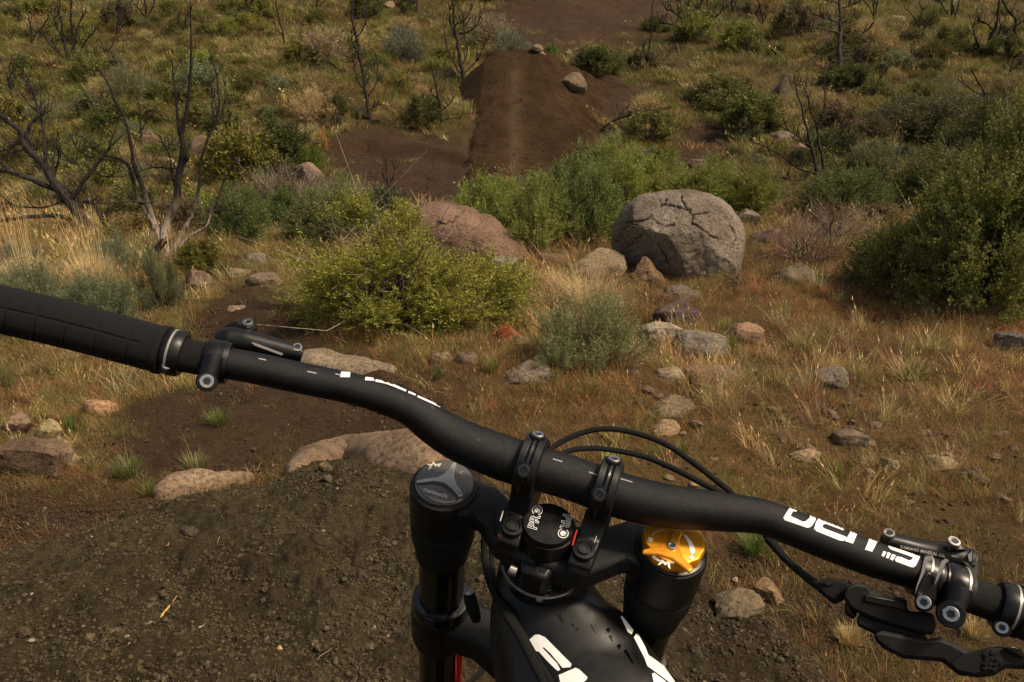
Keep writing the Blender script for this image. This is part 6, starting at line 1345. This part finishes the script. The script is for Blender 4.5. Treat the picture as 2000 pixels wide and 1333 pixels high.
# --- frame: head tube flowing into the wide top tube
def ellring(px0, px1, py0, py1, d, k, n=48, vr=.6):
    c = cam((px0+px1)/2, (py0+py1)/2, d); a = (cam(px1, py1, d)-cam(px0, py0, d))/2; return c, a
frP = []; ST = [(981, 1149, 1084, 1122, .600, .0315), (968, 1180, 1140, 1166, .597, .036), (957, 1224, 1192, 1196, .592, .043), (956, 1262, 1248, 1240, .584, .050), (966, 1312, 1308, 1300, .572, .055), (990, 1380, 1385, 1365, .552, .056), (1040, 1440, 1500, 1462, .53, .056), (1120, 1640, 1720, 1640, .47, .054), (1300, 2100, 2300, 2160, .36, .05)]
V = []; Fc = []; n = 56; cs = []
for (x0, x1, y0, y1, d, vr) in ST:
    cs.append((cam((x0+x1)/2, (y0+y1)/2, d), (cam(x1, y1, d)-cam(x0, y0, d))/2, vr))
CC, _ = smoothpts([c[0] for c in cs], [0]*len(cs), 8); AA, VR = smoothpts([c[1] for c in cs], [c[2] for c in cs], 8)
for i in range(len(CC)):
    a = AA[i]; T = (CC[min(i+1, len(CC)-1)]-CC[max(0, i-1)]).normalized(); b = T.cross(a).normalized()
    if b.dot(CAMP-CC[i]) < 0: b = -b
    for k in range(n):
        t = 2*math.pi*k/n; ct, st2 = math.cos(t), math.sin(t); e = .80
        V.append(CC[i]-b*VR[i]*.55+a*math.copysign(abs(ct)**e, ct)+b*VR[i]*math.copysign(abs(st2)**e, st2))
for i in range(len(CC)-1):
    for k in range(n): Fc.append((i*n+k, i*n+(k+1) % n, (i+1)*n+(k+1) % n, (i+1)*n+k))
Fc += [tuple(range(n))[::-1], tuple((len(CC)-1)*n+k for k in range(n))]
B = MB().add(V, Fc); frT = bvh_of(B); fr = part(B, 'top_tube', K_frame)
part(MB().add(*lathe([(.0270, -.17), (.0270, -.16), (.0270, -.045), (.0270, -.036)], BP(*HS, 0), UH, 48)), 'head_tube', K_frame)
Zf = lambda L: [(760+x/2.857, 1000+y/2.857) for x, y in L]
decal([Zf([(775, 722), (812, 688), (835, 685), (870, 700), (1018, 850), (1012, 868), (968, 872), (950, 850), (900, 790), (862, 755), (858, 762), (940, 850), (955, 880), (945, 890), (930, 880), (880, 830), (835, 780), (818, 778), (778, 742)]),
       Zf([(946, 912), (1040, 872), (1060, 880), (1108, 925), (1100, 940), (1085, 951), (1085, 970), (960, 970)]),
       Zf([(1290, 585), (1300, 583), (1362, 662), (1352, 686), (1330, 672)]), Zf([(1364, 702), (1378, 682), (1392, 690), (1430, 760), (1445, 800), (1530, 860), (1595, 951), (1560, 951), (1520, 920), (1440, 862), (1425, 820)]),
       Zf([(1466, 905), (1480, 900), (1540, 945), (1560, 975), (1480, 975)])], frT, 'lettering', K_white, fr, cell=4)
dr = lambda x, y, l, w: Zf([(x, y), (x+w, y-w*.4), (x+w*1.3, y+w*.4), (x+l*.6, y+l*.8), (x+l*.55, y+l*.84), (x+w*.5, y+w)])
decal([dr(940, 570, 60, 16), dr(1125, 630, 60, 26), dr(1210, 655, 30, 16), dr(1225, 692, 40, 14), dr(1270, 745, 30, 18), dr(1310, 775, 90, 14), Zf([(1040, 652), (1052, 648), (1058, 660), (1046, 664)]), dr(1020, 625, 20, 8)], frT, 'water_streak', hardmat('wet_streak', (.002, .002, .002), .06, dust=0), fr, cell=3, off=.0006)

# --- cables
tubepx([(1500, 1052, .600, 9), (1535, 1092, .585, 8), (1568, 1122, .56, 8), (1600, 1146, .54, 9), (1622, 1158, .532, 15), (1634, 1164, .532, 17)], 'shift_cable', K_rubber, bike)
c1 = tubepx([(1060, 905, .640, 5.5), (1082, 873, .650, 5.5), (1130, 848, .655, 5.5), (1182, 838, .655, 5.5), (1240, 846, .65, 5.5), (1300, 868, .64, 5.6), (1352, 903, .625, 5.8), (1400, 940, .605, 6), (1440, 975, .595, 6), (1500, 1052, .600, 6)], 'brake_hose', K_rubber, bike)
tubepx([(1070, 920, .625, 5.5), (1102, 885, .635, 5.5), (1150, 876, .640, 5.5), (1200, 880, .640, 5.5), (1260, 893, .635, 5.6), (1320, 918, .62, 5.8), (1370, 944, .605, 6), (1420, 970, .595, 6), (1470, 1010, .595, 6)], 'shift_cable', K_rubber, bike)
tubepx([(955, 1000, .66, 6), (946, 1050, .655, 6.4), (947, 1092, .65, 6.6), (957, 1140, .612, 7), (985, 1197, .572, 7.5), (1020, 1252, .545, 8.5), (1064, 1336, .52, 10), (1140, 1480, .47, 11)], 'brake_hose', K_rubber, bike)
tubepx([(972, 1000, .67, 5.5), (962, 1050, .665, 5.5), (961, 1100, .66, 5.5), (968, 1145, .618, 5.8), (990, 1190, .578, 6), (1022, 1243, .55, 7), (1066, 1320, .525, 8), (1140, 1440, .475, 9)], 'shift_cable', K_rubber, bike)
tubepx([(960, 1290, .80, 5), (935, 1318, .79, 5), (905, 1345, .78, 5)], 'brake_hose', K_rubber, bike)
# faint maker print on the right master cylinder and left one
rbm = [o for o in rb.children if o.name.startswith('master_cylinder')][0]
def world_bvh(o):
    m = o.data; off = Vector((0, 0, 0)); q = o
    while q is not None: off += q.location; q = q.parent
    return BVHTree.FromPolygons([v.co+off for v in m.vertices], [tuple(p.vertices) for p in m.polygons])
text_px('SHIMANO MINERAL OIL', (1757, 1071), (.975, .20), 8.5, T=world_bvh(rbm), mat=K_cream, parent=rb, bold=.01)
